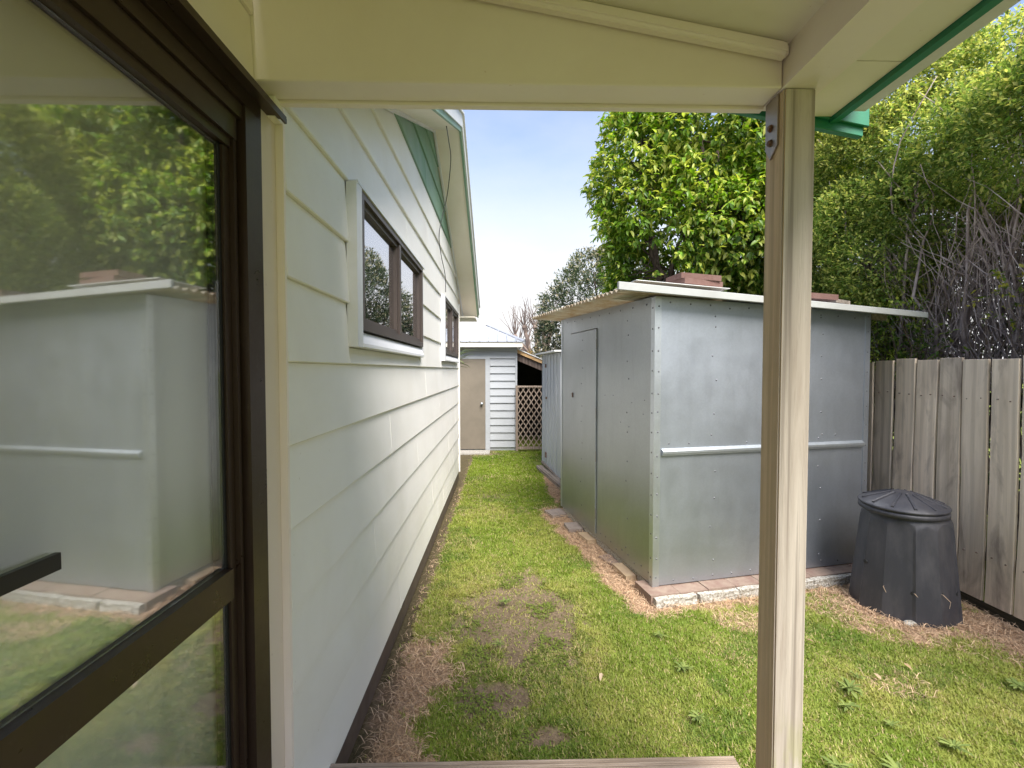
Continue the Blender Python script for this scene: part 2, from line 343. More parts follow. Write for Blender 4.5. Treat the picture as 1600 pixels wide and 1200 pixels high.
# ground: one sheet to the horizon, finely divided round the yard
def ground():
    xs = np.concatenate([[-400, -120, -40, -12, -5, -2], np.arange(-1.0, 4.2, .03), [5, 7, 12, 40, 120, 400]])
    ys = np.concatenate([[-400, -120, -40, -12, -5, -1], np.arange(1.0, 10.2, .035), [11, 13, 20, 40, 120, 400]])
    X, Y = np.meshgrid(xs, ys, indexing='ij'); Z = hgt(X, Y)-.004
    inn = (X > -1.1) & (X < 4.3) & (Y > .9) & (Y < 10.3); Z[~inn] = -.02
    s = soil_mask(X, Y); t = tan_mask(X, Y)
    Z += -.015*s*inn
    g = np.stack([.12+.07*fbm(X, Y, 3), .155+.06*fbm(X, Y, 3), .035+0*X], -1)
    soil = np.stack([.21+.12*(fbm(X, Y, 14)-.3), .165+.10*(fbm(X, Y, 14)-.3), .12+.08*(fbm(X, Y, 14)-.3)], -1)
    wall_dark = (1-sm(.03, .12, X+.66))[..., None]; soil = soil*(1-.62*wall_dark)  # soil darker towards the house wall
    tn = np.stack([.40+0*X, .27+0*X, .175+0*X], -1)*(.7+.6*fbm(X, Y, 11))[..., None]
    c = g*(1-t[..., None])+tn*t[..., None]; ss = np.clip(s*1.1, 0, 1)[..., None]; soil = soil*np.array([.95, .88, .80])
    tt = t[..., None]; ss = ss*(1-.6*tt); c = c*(1-ss)+soil*ss
    nx, ny = X.shape; idx = np.arange(nx*ny).reshape(nx, ny)
    F = np.stack([idx[:-1, :-1], idx[1:, :-1], idx[1:, 1:], idx[:-1, 1:]], -1).reshape(-1, 4)
    me = np_mesh('lawn_ground', np.stack([X, Y, Z], -1).reshape(-1, 3), F, c.reshape(-1, 3))
    m, n, b = mat('soil_and_turf', (.1, .1, .05), .95, spec=.15)
    a = n.nodes.new('ShaderNodeAttribute'); a.attribute_name = 'Col'; v = coord(n, (1, 1, 1), False)
    f = ramp(n, noise(n, v, 45, 8, .8), ((.3, .45), (.7, 1.5))); mm = mixc(n, 1.0, a.outputs['Color'], f, 'MULTIPLY')
    n.links.new(mm, b.inputs['Base Color']); p = bump(n, b, noise(n, v, 38, 8, .8), .8, .02); bump(n, b, noise(n, v, 160, 4, .8), .6, .006, p)
    me.materials.append(m)
    for p_ in me.polygons: p_.use_smooth = True
    tag(link('ground', me), kind='structure')
ground()

# ------------------------------------------------------------------ house
XW = -.65                       # outer face of the weatherboard wall
house = thing('house', 'white weatherboard house wall with faded green gable and brown framed windows and sliding door', 'house', (XW, 4.3, 0))
APY, APZ, SLP = 4.42, 3.985, .443
def rake(y): return APZ-SLP*abs(y-APY)
def clip(poly, f):
    out = []
    for i in range(len(poly)):
        a, b = poly[i], poly[(i+1) % len(poly)]; fa, fb = f(a), f(b)
        if fa >= 0: out.append(a)
        if (fa >= 0) != (fb >= 0):
            t = fa/(fa-fb); out.append((a[0]+(b[0]-a[0])*t, a[1]+(b[1]-a[1])*t))
    return out
def board(y0, y1, z0, z1, m, x=XW, lap=.015, name='board'):
    P = [(y0, z0), (y1, z0), (y1, z1), (y0, z1)]
    P = clip(P, lambda p: rake(APY-9)+SLP*(p[0]-APY+9)-p[1]-.012) if False else P
    P = clip(P, lambda p: APZ+SLP*(p[0]-APY)-p[1]-.01); P = clip(P, lambda p: APZ-SLP*(p[0]-APY)-p[1]-.01)
    if len(P) < 3: return
    bm = bmesh.new()
    fx = lambda z: x-lap*(z-z0)/(z1-z0)
    a = [bm.verts.new((fx(z), y, z)) for y, z in P]; c = [bm.verts.new((x-.022, y, z)) for y, z in P]
    bm.faces.new(a); bm.faces.new(c[::-1]); k = len(P)
    for i in range(k): bm.faces.new((a[i], c[i], c[(i+1) % k], a[(i+1) % k]))
    bmesh.ops.recalc_face_normals(bm, faces=bm.faces[:])
    obj(name, bm, m, house, 'world', bevel=.004 if name == 'board' else .001)
Y0, Y1 = 1.405, 6.93
WIN = [(1.97, 3.67), (4.95, 6.63)]; WZ0, WZ1 = 1.80, 2.50
joints = {0: [2.9, 5.1], 1: [4.3, 6.1], 2: [2.35, 5.6], 3: [3.55, 6.4], 4: [2.7, 4.8], 5: [3.95, 5.9], 6: [2.02, 4.85], 7: [], 8: [], 9: [3.2, 5.3], 10: [4.1], 11: [3.0, 5.0], 12: [4.0], 13: [], 14: []}
PITCH, ZB = .26, .165
for r in range(15):
    z0 = ZB+r*PITCH; z1 = z0+PITCH+.0
    m = M_GREEN2 if r >= 12 else M_WHITE
    cuts = [Y0]+joints.get(r, [])+[Y1]
    for a, b in zip(cuts, cuts[1:]):
        segs = [(a, b)]
        if z1 > WZ0+.01 and z0 < WZ1-.02:
            for wa, wb in WIN:
                segs = [q for s in segs for q in ((s[0], min(s[1], wa)), (max(s[0], wb), s[1])) if q[1]-q[0] > .02]
            zz0 = z0
        for s in segs:
            za, zb_ = z0, z1
            if s[0] > Y0 and s[0] in joints.get(r, []): board(s[0]-.005, s[0]+.005, z0+.001, z1-.002, m, XW+.0012, .015, 'joint_strip')
            board(s[0]+(.001 if s[0] > Y0 else 0), s[1]-(.001 if s[1] < Y1 else 0), za, zb_, m)
    # the strip between the sill and the next board joint
for wa, wb in WIN:
    board(wa, wb, 1.725, WZ0, M_WHITE)
# sheathing behind the boards
bm = bmesh.new(); prism(bm, [(XW-.024, Y0, .12), (XW-.024, Y1, .12), (XW-.024, Y1, rake(Y1)-.02), (XW-.024, APY, APZ-.02), (XW-.024, Y0, rake(Y0)-.02)], (-.02, 0, 0)); 
obj('sheathing', bm, M_WHITE, house, 'world')
obj('baseboard', B(XW-.03, XW-.008, Y0, Y1, .03, .163), M_BROWNB, house, 'world')
obj('wall', B(-4.5, XW-.05, Y1-.12, Y1-.002, .0, 2.6), M_WHITE, house, 'world')
# corner board at the far end
obj('corner_board', B(XW-.04, XW+.012, Y1, Y1+.03, .14, 2.70), M_WHITE, house, 'world', bevel=.002)
# near end: beige corner trim between door and wall
obj('corner_trim', B(-.70, -.675, 1.302, 1.392, .18, 2.488), M_BEIGE, house, 'world', bevel=.002)
obj('corner_bead', B(-.70, XW-.002, 1.393, 1.4045, .18, 2.486), M_CREAM, house, 'world', bevel=.002)
obj('corner_block', B(-.6745, -.652, 1.345, 1.391, 2.43, 2.488), M_CREAM2, house, 'world', bevel=.002)

# soffit under the gable overhang, barge boards, roof
XO = -.385
def rake_strip(name, x0, x1, dz0, dz1, m, ya=1.50, yb=7.60):
    bm = bmesh.new(); A = [(ya, rake(ya)), (APY, APZ), (yb, rake(yb))]
    v = [[[bm.verts.new((x, y, z+d)) for d in (dz0, dz1)] for x in (x0, x1)] for y, z in A]
    for i in range(2):
        a, b = v[i], v[i+1]
        for q in ((a[0][0], b[0][0], b[1][0], a[1][0]), (a[0][1], a[1][1], b[1][1], b[0][1]), (a[0][0], a[0][1], b[0][1], b[0][0]), (a[1][0], b[1][0], b[1][1], a[1][1])): bm.faces.new(q)
    for e in (v[0], v[-1]): bm.faces.new((e[0][0], e[1][0], e[1][1], e[0][1]))
    bmesh.ops.recalc_face_normals(bm, faces=bm.faces[:]); return obj(name, bm, m, house, 'world')
rake_strip('soffit', XW-.05, XO-.021, .002, .012, M_CREAM2)
rake_strip('soffit_bead', XW+.0, XW+.02, -.022, .001, M_TRIM)
rake_strip('bargeboard', XO-.02, XO, -.012, .12, M_GREEN2)
rake_strip('barge_flashing', XO+.001, XO+.012, .03, .15, M_TIN_W)
bm = bmesh.new()
for sgn in (1, -1):
    ya, yb = (APY, 7.65) if sgn > 0 else (1.6, APY)
    for i in range(26):
        pass
rake_strip('roof', -4.5, XO+.03, .152, .17, M_TIN_W)
obj('eave_soffit', B(-4.5, XO-.022, Y1+.032, 7.58, 2.50, 2.512), M_CREAM2, house, 'world')

# windows
def window(ya, yb, z0, z1):
    wn = obj('window', B(XW-.05, XW-.03, ya+.05, yb-.05, z0+.05, z1-.04), M_ROOM, house, 'world')  # dark plate close behind the panes, coloured as the unlit room
    t = .0
    # white trim around
    obj('side_trim', B(XW-.01, XW+.035, ya-.005, ya+.07, z0-.0, z1-.0), M_TRIM, wn, 'world', bevel=.003)
    obj('side_trim', B(XW-.01, XW+.022, yb-.05, yb, z0-.0, z1-.0), M_TRIM, wn, 'world', bevel=.003)
    obj('head_flashing', B(XW-.01, XW+.037, ya+.01, yb, z1+.001, z1+.012), M_TRIM, wn, 'world')
    b2 = bmesh.new(); prism(b2, [(XW-.01, ya+.07, z0+.075), (XW+.012, ya+.07, z0+.072), (XW+.036, ya+.07, z0+.018), (XW+.036, ya+.07, z0), (XW-.01, ya+.07, z0)], (0, yb-ya-.12, 0))
    obj('sill', b2, M_TRIM, wn, 'world', bevel=.003)
    ya += .09; yb -= .055; z0 += .08
    f = bmesh.new(); d0, d1 = XW-.028, XW+.03
    box(f, d0, d1, ya, ya+.03, z0, z1-.003); box(f, d0, d1, yb-.03, yb, z0, z1-.003)
    box(f, d0, d1, ya+.03, yb-.03, z0, z0+.035); box(f, d0, d1, ya+.03, yb-.03, z1-.03, z1-.003)
    obj('frame', f, M_WFRAME, wn, 'world', bevel=.003)
    ym = ya+(yb-ya)*.50
    obj('mullion', B(d0, d1-.004, ym-.020, ym+.020, z0+.036, z1-.031), M_WFRAME, wn, 'world', bevel=.003)
    for a, b in ((ya+.031, ym-.021), (ym+.021, yb-.031)):
        s = bmesh.new(); e0, e1 = XW-.022, XW+.014; za, zb_ = z0+.036, z1-.031; k = .024
        box(s, e0, e1, a, a+k, za, zb_); box(s, e0, e1, b-k, b, za, zb_); box(s, e0, e1, a+k, b-k, za, za+k); box(s, e0, e1, a+k, b-k, zb_-k, zb_)
        obj('sash', s, M_WFRAME, wn, 'world', bevel=.003)
        obj('pane', B(XW-.012, XW-.007, a+k, b-k, za+k, zb_-k), M_GLASS_W, wn, 'world')
for wa, wb in WIN: window(wa, wb, WZ0, WZ1)

# sliding door beside the camera, wall above it, dim room and curtain behind
XD = -.672
for z0, z1 in ((2.452, 2.66), (2.662, 2.92)):
    bm = bmesh.new(); prism(bm, [(XD, -2.6, z0), (XD-.010, -2.6, z1), (XD-.03, -2.6, z1), (XD-.03, -2.6, z0)], (0, 2.6+1.279, 0)); obj('board', bm, M_CREAM, house, 'world', bevel=.0015)
door = obj('sliding_door', B(-.79, -.785, -1.6, 1.34, .18, .20), M_BRONZE, house, 'world')
def dpart(name, *a, m=M_BRONZE, bv=.002): return obj(name, B(*a), m, door, 'world', bevel=bv)
dpart('head_flashing', -.70, -.628, -2.5, 1.365, 2.432, 2.438, bv=0)
dpart('head_flashing_lip', -.634, -.627, -2.5, 1.365, 2.418, 2.4315, bv=0)
dpart('frame_head', -.76, -.668, -2.5, 1.299, 2.392, 2.431)
dpart('frame_head_track', -.76, -.676, -2.5, 1.2215, 2.352, 2.389)
dpart('frame_jamb', -.76, -.668, 1.222, 1.299, .2, 2.391)
dpart('frame_jamb_groove', -.76, -.70, 1.209, 1.221, .2, 2.351, m=M_RUBBER)
dpart('frame_sill', -.76, -.662, -2.5, 1.22, .15, .2)
XG = -.712
dpart('sash_top_rail', -.73, -.684, -1.3, 1.208, 2.292, 2.350)
dpart('sash_top_bead', -.725, -.693, -1.3, 1.1955, 2.268, 2.291)
dpart('sash_stile', -.73, -.686, 1.197, 1.208, .22, 2.291)
dpart('sash_stile_bead', -.725, -.699, 1.172, 1.196, .22, 2.266)
dpart('sash_gasket', -.722, -.706, 1.163, 1.171, .30, 2.266, m=M_RUBBER, bv=0)
dpart('sash_mid_rail', -.728, -.69, -1.3, 1.170, 1.112, 1.190, bv=.004)
dpart('sash_bottom_rail', -.73, -.684, -1.3, 1.1965, .2, .30)
dpart('glass_pane', XG-.002, XG+.002, -1.3, 1.1625, 1.192, 2.266, m=M_GLASS_D, bv=0)
dpart('glass_pane', XG-.002, XG+.002, -1.3, 1.1625, .302, 1.110, m=M_GLASS_D, bv=0)
dpart('handle', -.7085, -.699, .30, .728, 1.384, 1.411, m=M_BLACK, bv=.004)
dpart('handle_bracket', -.7095, -.69, .22, .299, 1.33, 1.46, m=M_BLACK, bv=.003)
for a, b in ((-4.5, 0), ): pass
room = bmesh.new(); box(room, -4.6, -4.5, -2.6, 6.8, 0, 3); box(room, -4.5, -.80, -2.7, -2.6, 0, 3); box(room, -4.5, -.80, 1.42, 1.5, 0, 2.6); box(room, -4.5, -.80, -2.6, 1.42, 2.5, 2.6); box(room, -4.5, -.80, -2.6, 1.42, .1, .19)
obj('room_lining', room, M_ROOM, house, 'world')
def curtain():
    bm = bmesh.new(); n = 260; ya, yb = -1.6, 1.185; prev = None
    for i in range(n+1):
        y = ya+(yb-ya)*i/n; x = -.752+.006*math.sin(y*22+.7*math.sin(y*5))+.004*math.sin(y*47)
        a, b = bm.verts.new((x, y, .22)), bm.verts.new((x, y, 2.36))
        if prev: bm.faces.new((prev[0], a, b, prev[1]))
        prev = (a, b)
    o = obj('curtain', bm, M_CURT, None, smooth=True)
    s = o.modifiers.new('thick', 'SOLIDIFY'); s.thickness = .002
    tag(o, 'pale net curtain hanging behind the sliding door glass', 'curtain')
curtain()

# ------------------------------------------------------------------ entry porch
porch = thing('porch', 'cream painted entry porch roof with green barge carried by a timber post', 'porch', (.84, 1.32, 0))
def pp(name, a, m, bv=.003, par=None): return obj(name, B(*a), m, par or porch, 'world', bevel=bv)
def cz(x): return 2.595-.178*(x-.787)
post_b = bmesh.new(); box(post_b, .793, .883, 1.28, 1.37, .0, 2.487)
bmesh.ops.bevel(post_b, geom=[e for e in post_b.edges if abs(e.verts[0].co.z-e.verts[1].co.z) > 1], offset=.004, segments=2, affect='EDGES')
for f in post_b.faces:
    if f.normal.x < -.6 or f.normal.x > .6: f.material_index = 1
post_b.normal_update()
for f in post_b.faces: f.material_index = 1 if abs(f.normal.x) > .6 else 0
post = obj('post', post_b, [M_POST_F, M_POST_L], porch, 'world')
bm = bmesh.new(); prism(bm, [(.787, 1.362, 2.487), (.787, 1.362, 2.352), (.787, 1.338, 2.315), (.787, 1.302, 2.345), (.787, 1.302, 2.487)][::-1], (.0055, 0, 0))
plate = obj('bracket', bm, M_STEEL, post, 'world', bevel=.001)
for z in (2.385, 2.348): pass
def hexb(z, y):
    bm = bmesh.new(); bmesh.ops.create_cone(bm, cap_ends=True, segments=6, radius1=.0085, radius2=.0085, depth=.009, matrix=Matrix.Translation((.7835, y, z)) @ Matrix.Rotation(R(90), 4, 'Y'))
    bmesh.ops.create_cone(bm, cap_ends=True, segments=12, radius1=.011, radius2=.011, depth=.002, matrix=Matrix.Translation((.7862, y, z)) @ Matrix.Rotation(R(90), 4, 'Y'))
    obj('bolt', bm, M_RUST, post, 'world', bevel=.0008)
hexb(2.405, 1.334); hexb(2.362, 1.334)
# cross beam: front board with sloping top, bottom lining, outer lip
bm = bmesh.new(); prism(bm, [(-.71, 1.28, 2.49), (.786, 1.28, 2.49), (.786, 1.28, cz(.786)), (-.71, 1.28, cz(-.71))], (0, .09, 0)); obj('cross_beam', bm, M_CREAM, porch, 'world', bevel=.003)
bm = bmesh.new(); prism(bm, [(-.66, 1.372, 2.482), (.788, 1.372, 2.482), (.788, 1.372, cz(.786)), (-.66, 1.372, cz(-.66))], (0, .024, 0)); obj('beam_outer_lining', bm, M_CREAM, porch, 'world', bevel=.002)
# quad moulding under the ceiling
bm = bmesh.new(); prism(bm, [(-.67, 1.279, cz(-.67)-.042), (.785, 1.279, cz(.785)-.042), (.785, 1.279, cz(.785)-.001), (-.67, 1.279, cz(-.67)-.001)], (0, -.038, 0)); obj('ceiling_batten', bm, M_CREAM, porch, 'world', bevel=.010, seg=3)
# side beam over the post
pp('side_beam', (.788, .905, -2.6, 1.395, 2.49, 2.62), M_CREAM, .008)
for a, b in ((-2.6, -.6), (-.598, .62), (.622, 1.37)):
    bm = bmesh.new(); prism(bm, [(-.67, a, cz(-.67)), (.80, a, cz(.80)), (.80, a, cz(.80)+.01), (-.67, a, cz(-.67)+.01)], (0, b-a, 0)); obj('ceiling_panel', bm, M_CREAM2, porch, 'world')
for a, b in ((-2.6, .2), (.203, 1.19), (1.193, 1.45)): pp('soffit_panel', (.907, 1.05, a, b, 2.507, 2.517), M_CREAM2, .001)
pp('soffit_packer', (.9055, .917, -2.6, 1.44, 2.498, 2.5065), M_CREAM2, .001)
pp('fascia', (1.052, 1.076, -2.6, 1.46, 2.492, 2.63), M_GREEN, .002)
g = bmesh.new()
for a in ((1.077, 1.125, -2.6, 1.40, 2.50, 2.506), (1.119, 1.125, -2.6, 1.40, 2.507, 2.60), (1.077, 1.125, 1.401, 1.407, 2.50, 2.60)): box(g, *a)
obj('gutter', g, M_TIN_W, porch, 'world', bevel=.002)
def barge(x0, x1, y, zo, h, th, nm):
    bm = bmesh.new(); f = lambda x: 2.452+.185*(1.16-x)+zo
    prism(bm, [(x0, y, f(x0)), (x1, y, f(x1)), (x1, y, f(x1)+h), (x0, y, f(x0)+h)], (0, th, 0)); obj(nm, bm, M_GREEN, porch, 'world', bevel=.002)
barge(-.64, 1.165, 1.462, 0, .15, .022, 'bargeboard'); barge(.93, 1.175, 1.450, .028, .11, .0115, 'barge_cover'); barge(-.64, 1.15, 1.485, .06, .12, .02, 'barge_cap')
bm = bmesh.new(); prism(bm, [(-.66, -2.7, cz(-.66)+.06), (1.14, -2.7, 2.57), (1.14, -2.7, 2.585), (-.66, -2.7, cz(-.66)+.075)], (0, 4.2, 0)); obj('roof', bm, M_TIN_W, porch, 'world')
# deck floor and the ribbed step
def plank_mesh(w_, l_, h_, ribs):
    bm = bmesh.new(); prof = [(0, 0)]
    for i in range(ribs):
        a = w_*i/ribs; p = w_/ribs
        prof += [(a+.12*p, h_-.002), (a+.3*p, h_), (a+.7*p, h_), (a+.88*p, h_-.002)]
    prof += [(w_, 0)]
    prism(bm, [(0, y, z) for y, z in prof], (l_, 0, 0)); return bm
step = thing('timber_step', 'ribbed timber step at the bottom of the view beside the house wall', 'step', (.1, 1.6, 0))
for k, y in enumerate((1.42, 1.516, 1.612)):
    bm = plank_mesh(.092, 1.555, .03, 10); bm.transform(Matrix.Translation((-.655, y, .17))); obj('plank', bm, M_DECK, step, 'world')
for x in (-.6, .1, .84): obj('bearer', B(x-.022, x+.022, 1.43, 1.69, .0, .168), M_DECK, step, 'world')
deck = thing('timber_deck', 'ribbed timber deck boards under the porch roof', 'deck', (0, 0, 0))
for k in range(40):
    y = -2.5+k*.096
    if y > 1.28: break
    bm = plank_mesh(.092, 1.42, .03, 10); bm.transform(Matrix.Translation((-.655, y, .19))); obj('plank', bm, M_DECK, deck, 'world')
for x in (-.6, .1, .72): obj('joist', B(x-.022, x+.022, -2.5, 1.36, .0, .188), M_DECK, deck, 'world')

# ------------------------------------------------------------------ cable on the gable
bm = bmesh.new()
cpts = [(-.47, 3.95, 3.775), (-.485, 4.25, 3.80), (-.50, 4.55, 3.76), (-.56, 4.74, 3.49), (-.615, 4.70, 3.22), (-.634, 4.66, 3.04), (-.634, 4.82, 2.90), (-.634, 5.15, 2.76), (-.636, 5.20, 2.58)]
def smoothpts(P, k=5):
    P = [Vector(p) for p in P]; out = []
    for i in range(len(P)-1):
        p0, p1, p2, p3 = P[max(i-1, 0)], P[i], P[i+1], P[min(i+2, len(P)-1)]
        for j in range(k):
            t = j/k; out.append(.5*((2*p1)+(p2-p0)*t+(2*p0-5*p1+4*p2-p3)*t*t+(3*p1-p0-3*p2+p3)*t*t*t))
    return out+[P[-1]]
tube(bm, smoothpts(cpts), .0045, 6)
tag(obj('cable', bm, M_BLACK, None, smooth=True), 'thin black cable dangling from the gable soffit down the white wall', 'cable')

# ------------------------------------------------------------------ near metal shed
shed = thing('metal_shed', 'square galvanised sheet metal shed with corrugated translucent roof beside the fence', 'shed', (*SH_O, 0), SH_A)
def ztop(u, v): return 2.245-.036*u+.022*v
ZS = .075
def wallpanel(nm, a, b, z0, z1, m, off=.0, th=.004, side='front', par=None, top=True):
    """panel between a and b on the front (along u) or left (along v) face; z1 None = up to the roof line"""
    bm = bmesh.new()
    if side == 'front':
        t0, t1 = (z1, z1) if z1 is not None else (ztop(a, 0), ztop(b, 0))
        prism(bm, [(a, -off-th, z0), (b, -off-th, z0), (b, -off-th, t1), (a, -off-th, t0)], (0, th, 0))
    else:
        t0, t1 = (z1, z1) if z1 is not None else (ztop(0, a), ztop(0, b))
        prism(bm, [(-off-th, a, z0), (-off-th, b, z0), (-off-th, b, t1), (-off-th, a, t0)], (th, 0, 0))
    return obj(nm, bm, m, par or shed, 'local', bevel=.0008)
wallpanel('wall_panel', .0, 1.02, ZS, 1.082, M_GALV); wallpanel('wall_panel', 1.022, SH_W, ZS, 1.082, M_GALV)
wallpanel('wall_panel', .0, 1.02, 1.084, None, M_GALV); wallpanel('wall_panel', 1.022, SH_W, 1.084, None, M_GALV)
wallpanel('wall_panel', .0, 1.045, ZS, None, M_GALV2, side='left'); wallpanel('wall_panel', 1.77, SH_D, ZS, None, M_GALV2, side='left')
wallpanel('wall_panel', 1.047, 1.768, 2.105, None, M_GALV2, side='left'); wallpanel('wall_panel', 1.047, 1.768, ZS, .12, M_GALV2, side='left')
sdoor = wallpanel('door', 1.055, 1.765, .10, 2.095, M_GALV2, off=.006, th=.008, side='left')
obj('door_edge', B(-.018, -.006, 1.048, 1.0545, .10, 2.095), M_GALVL, sdoor)
for z in (1.95, 1.28, .86, .3): obj('hinge', B(-.0165, -.0145, 1.044, 1.058, z-.05, z+.05), M_RUST, sdoor, bevel=.001)
obj('latch', B(-.024, -.0145, 1.67, 1.69, 1.40, 1.45), M_RUST, sdoor, bevel=.002)
wallb = bmesh.new(); prism(wallb, [(SH_W-.004, .02, ZS), (SH_W-.004, SH_D-.01, ZS), (SH_W-.004, SH_D-.01, ztop(SH_W, SH_D)), (SH_W-.004, .02, ztop(SH_W, 0))], (.004, 0, 0)); obj('wall_panel', wallb, M_GALV, shed)
wallb = bmesh.new(); prism(wallb, [(0, SH_D-.004, ZS), (SH_W-.01, SH_D-.004, ZS), (SH_W-.01, SH_D-.004, ztop(SH_W, SH_D)), (0, SH_D-.004, ztop(0, SH_D))], (0, .004, 0)); obj('wall_panel', wallb, M_GALV, shed)
# corner flashings
for u in (-.0085,): 
    f = bmesh.new(); box(f, -.0085, .045, -.0085, -.0048, ZS-.005, 2.235); box(f, -.0085, -.0048, -.0048, .045, ZS-.005, 2.235); obj('corner_flashing', f, M_GALVL, shed, bevel=.001)
f = bmesh.new(); box(f, SH_W-.045, SH_W+.006, -.0085, -.0048, ZS, 2.165); box(f, SH_W+.0005, SH_W+.006, -.0048, .04, ZS, 2.165); obj('corner_flashing', f, M_GALV, shed, bevel=.001)
obj('corner_flashing', B(-.0085, -.0048, SH_D-.04, SH_D+.004, ZS, 2.28), M_GALVL, shed, bevel=.001)
# horizontal bent rail across the front
bm = bmesh.new(); prism(bm, [(.055, -.005, 1.112), (.055, -.034, 1.094), (.055, -.034, 1.075), (.055, -.026, 1.075), (.055, -.026, 1.062), (.055, -.005, 1.062)][::-1], (SH_W-.11, 0, 0)); obj('front_rail', bm, M_GALVL, shed, bevel=.001)
# rivets and screw heads
bm = bmesh.new()
def rivet(u, v, z, nrm, r=.0078):
    M = Matrix.Translation((u, v, z)) @ (Matrix.Rotation(R(90), 4, 'X') if nrm == 'f' else Matrix.Rotation(R(-90), 4, 'Y'))
    bmesh.ops.create_cone(bm, cap_ends=True, segments=6, radius1=r, radius2=r*.5, depth=.004, matrix=M)
rr = random.Random(3)
for z in np.arange(.14, 2.2, .155):
    z = float(z)
    rivet(.022+rr.uniform(-.004, .004), -.0105, z+rr.uniform(-.015, .015), 'f'); rivet(-.0105, .022, z+rr.uniform(-.015, .015), 's'); rivet(SH_W-.02, -.0105, z+rr.uniform(-.02, .02), 'f', .005)
for z in (.2, .47, .74, .93, 1.18, 1.36, 1.62, 1.80, 2.0, 2.12):
    for u in (.50, 1.06, 1.50): 
        if z < ztop(u, 0)-.05: rivet(u+rr.uniform(-.02, .02), -.006, z+rr.uniform(-.03, .03), 'f')
    rivet(-.006, .42+rr.uniform(-.02, .02), z+rr.uniform(-.03, .03), 's'); rivet(-.016, 1.42+rr.uniform(-.03, .03), z*.9+.1, 's')
for u in np.arange(.12, 1.9, .17):
    rivet(float(u), -.006, ztop(float(u), 0)-.045+rr.uniform(-.01, .01), 'f'); rivet(float(u)+.05, -.006, .115+rr.uniform(-.02, .02), 'f'); rivet(float(u), -.006, 1.15+rr.uniform(-.02, .02), 'f') if rr.random() < .5 else None
for v in np.arange(.12, 2.0, .22): rivet(-.006, float(v), ztop(0, float(v))-.05, 's'); rivet(-.006, float(v)*.5, .13+rr.uniform(-.02, .03), 's')
for _ in range(7): rivet(-.006, rr.uniform(.1, .95), rr.uniform(1.15, 1.5), 's', .005)
tag(obj('rivets', bm, M_RIVET, shed), kind='stuff')
# corrugated roof: ridges run along u, wavy end seen along the left side
def corrugated(u0, u1, v0, v1, zf, pitch, amp, m, nm, par, th=.0022, seg=8):
    n = int((v1-v0)/pitch*seg); bm = bmesh.new(); rows = []
    us = np.linspace(u0, u1, 5)
    for i in range(n+1):
        v = v0+(v1-v0)*i/n; d = amp*math.sin(2*math.pi*(v-v0)/pitch)
        rows.append([(bm.verts.new((u, v, zf(u, v)+d+th)), bm.verts.new((u, v, zf(u, v)+d))) for u in us])
    for a, b in zip(rows, rows[1:]):
        for k in range(len(us)-1):
            bm.faces.new((a[k][0], a[k+1][0], b[k+1][0], b[k][0])); bm.faces.new((a[k][1], b[k][1], b[k+1][1], a[k+1][1]))
        bm.faces.new((a[0][0], b[0][0], b[0][1], a[0][1])); bm.faces.new((a[-1][0], a[-1][1], b[-1][1], b[-1][0]))
    return obj(nm, bm, m, par, smooth=True)
rz_ = lambda u, v: ztop(u, v)+.020
corrugated(-.30, .62, -.105, 1.1, rz_, .076, .013, M_FIBRE, 'roof_sheet', shed)
corrugated(-.30, .62, 1.085, 2.36, lambda u, v: rz_(u, v)+.004, .076, .013, M_FIBRE, 'roof_sheet', shed)
corrugated(.58, 2.40, -.105, 2.36, lambda u, v: rz_(u, v)+.006, .076, .009, M_GALVL, 'roof_sheet', shed)
bm = bmesh.new(); prism(bm, [(-.36, -.135, 2.256), (2.42, -.135, 2.256-.045*2.78), (2.42, -.135, 2.256-.045*2.78+.045), (-.36, -.135, 2.312)], (0, .028, 0)); obj('roof_fascia', bm, M_FASC, shed, bevel=.003)
for v in (.03, .7, 1.4, 2.0):
    bm = bmesh.new(); prism(bm, [(-.0+.01, v, ztop(0, v)-.045), (2.2, v, ztop(2.2, v)-.045), (2.2, v, ztop(2.2, v)+.002), (-.0+.01, v, ztop(0, v)+.002)], (0, .04, 0)); obj('purlin', bm, M_OLDWOOD, shed)
# loose things lying on the shed roof
def su(u, v, z): return shedM @ Vector((u, v, z))
shedM = MW[shed.name]
def slab(nm, label, cat, u, v, z, l, w_, h, rz, m, tilt=(0, 0), bv=.006, group=None):
    bm = bmesh.new(); box(bm, -l/2, l/2, -w_/2, w_/2, 0, h); o = obj(nm, bm, m, None, bevel=bv)
    p = su(u, v, z); o.location = p; o.rotation_euler = (tilt[0], tilt[1], SH_A+rz); return tag(o, label, cat, group)
o = slab('tin_offcut', 'flat pale tin sheet lying on the front of the shed roof under the red pavers', 'metal sheet', .18, .11, 2.318, .74, .42, .004, R(-3), M_TIN_W, (0, R(3.0)), .001)
slab('paver', 'lower red paver of the pair weighing down the tin sheet', 'paver', .36, .06, 2.331, .34, .22, .040, R(4), M_PAVERD, (0, R(2.2)))
slab('paver', 'upper red paver of the pair weighing down the tin sheet', 'paver', .35, .06, 2.3725, .33, .22, .040, R(-2), M_PAVERD, (0, R(2.2)))
slab('paver', 'single red paver on the shed roof right of the porch post', 'paver', 1.50, .10, 2.275, .30, .2, .045, R(-3), M_PAVERD, (0, R(2.2)))
slab('timber_offcut', 'small pale timber offcut on the shed roof beside the single red paver', 'timber', 1.80, .12, 2.262, .2, .06, .03, R(12), M_OLDWOOD, (0, R(2.2)), .003)

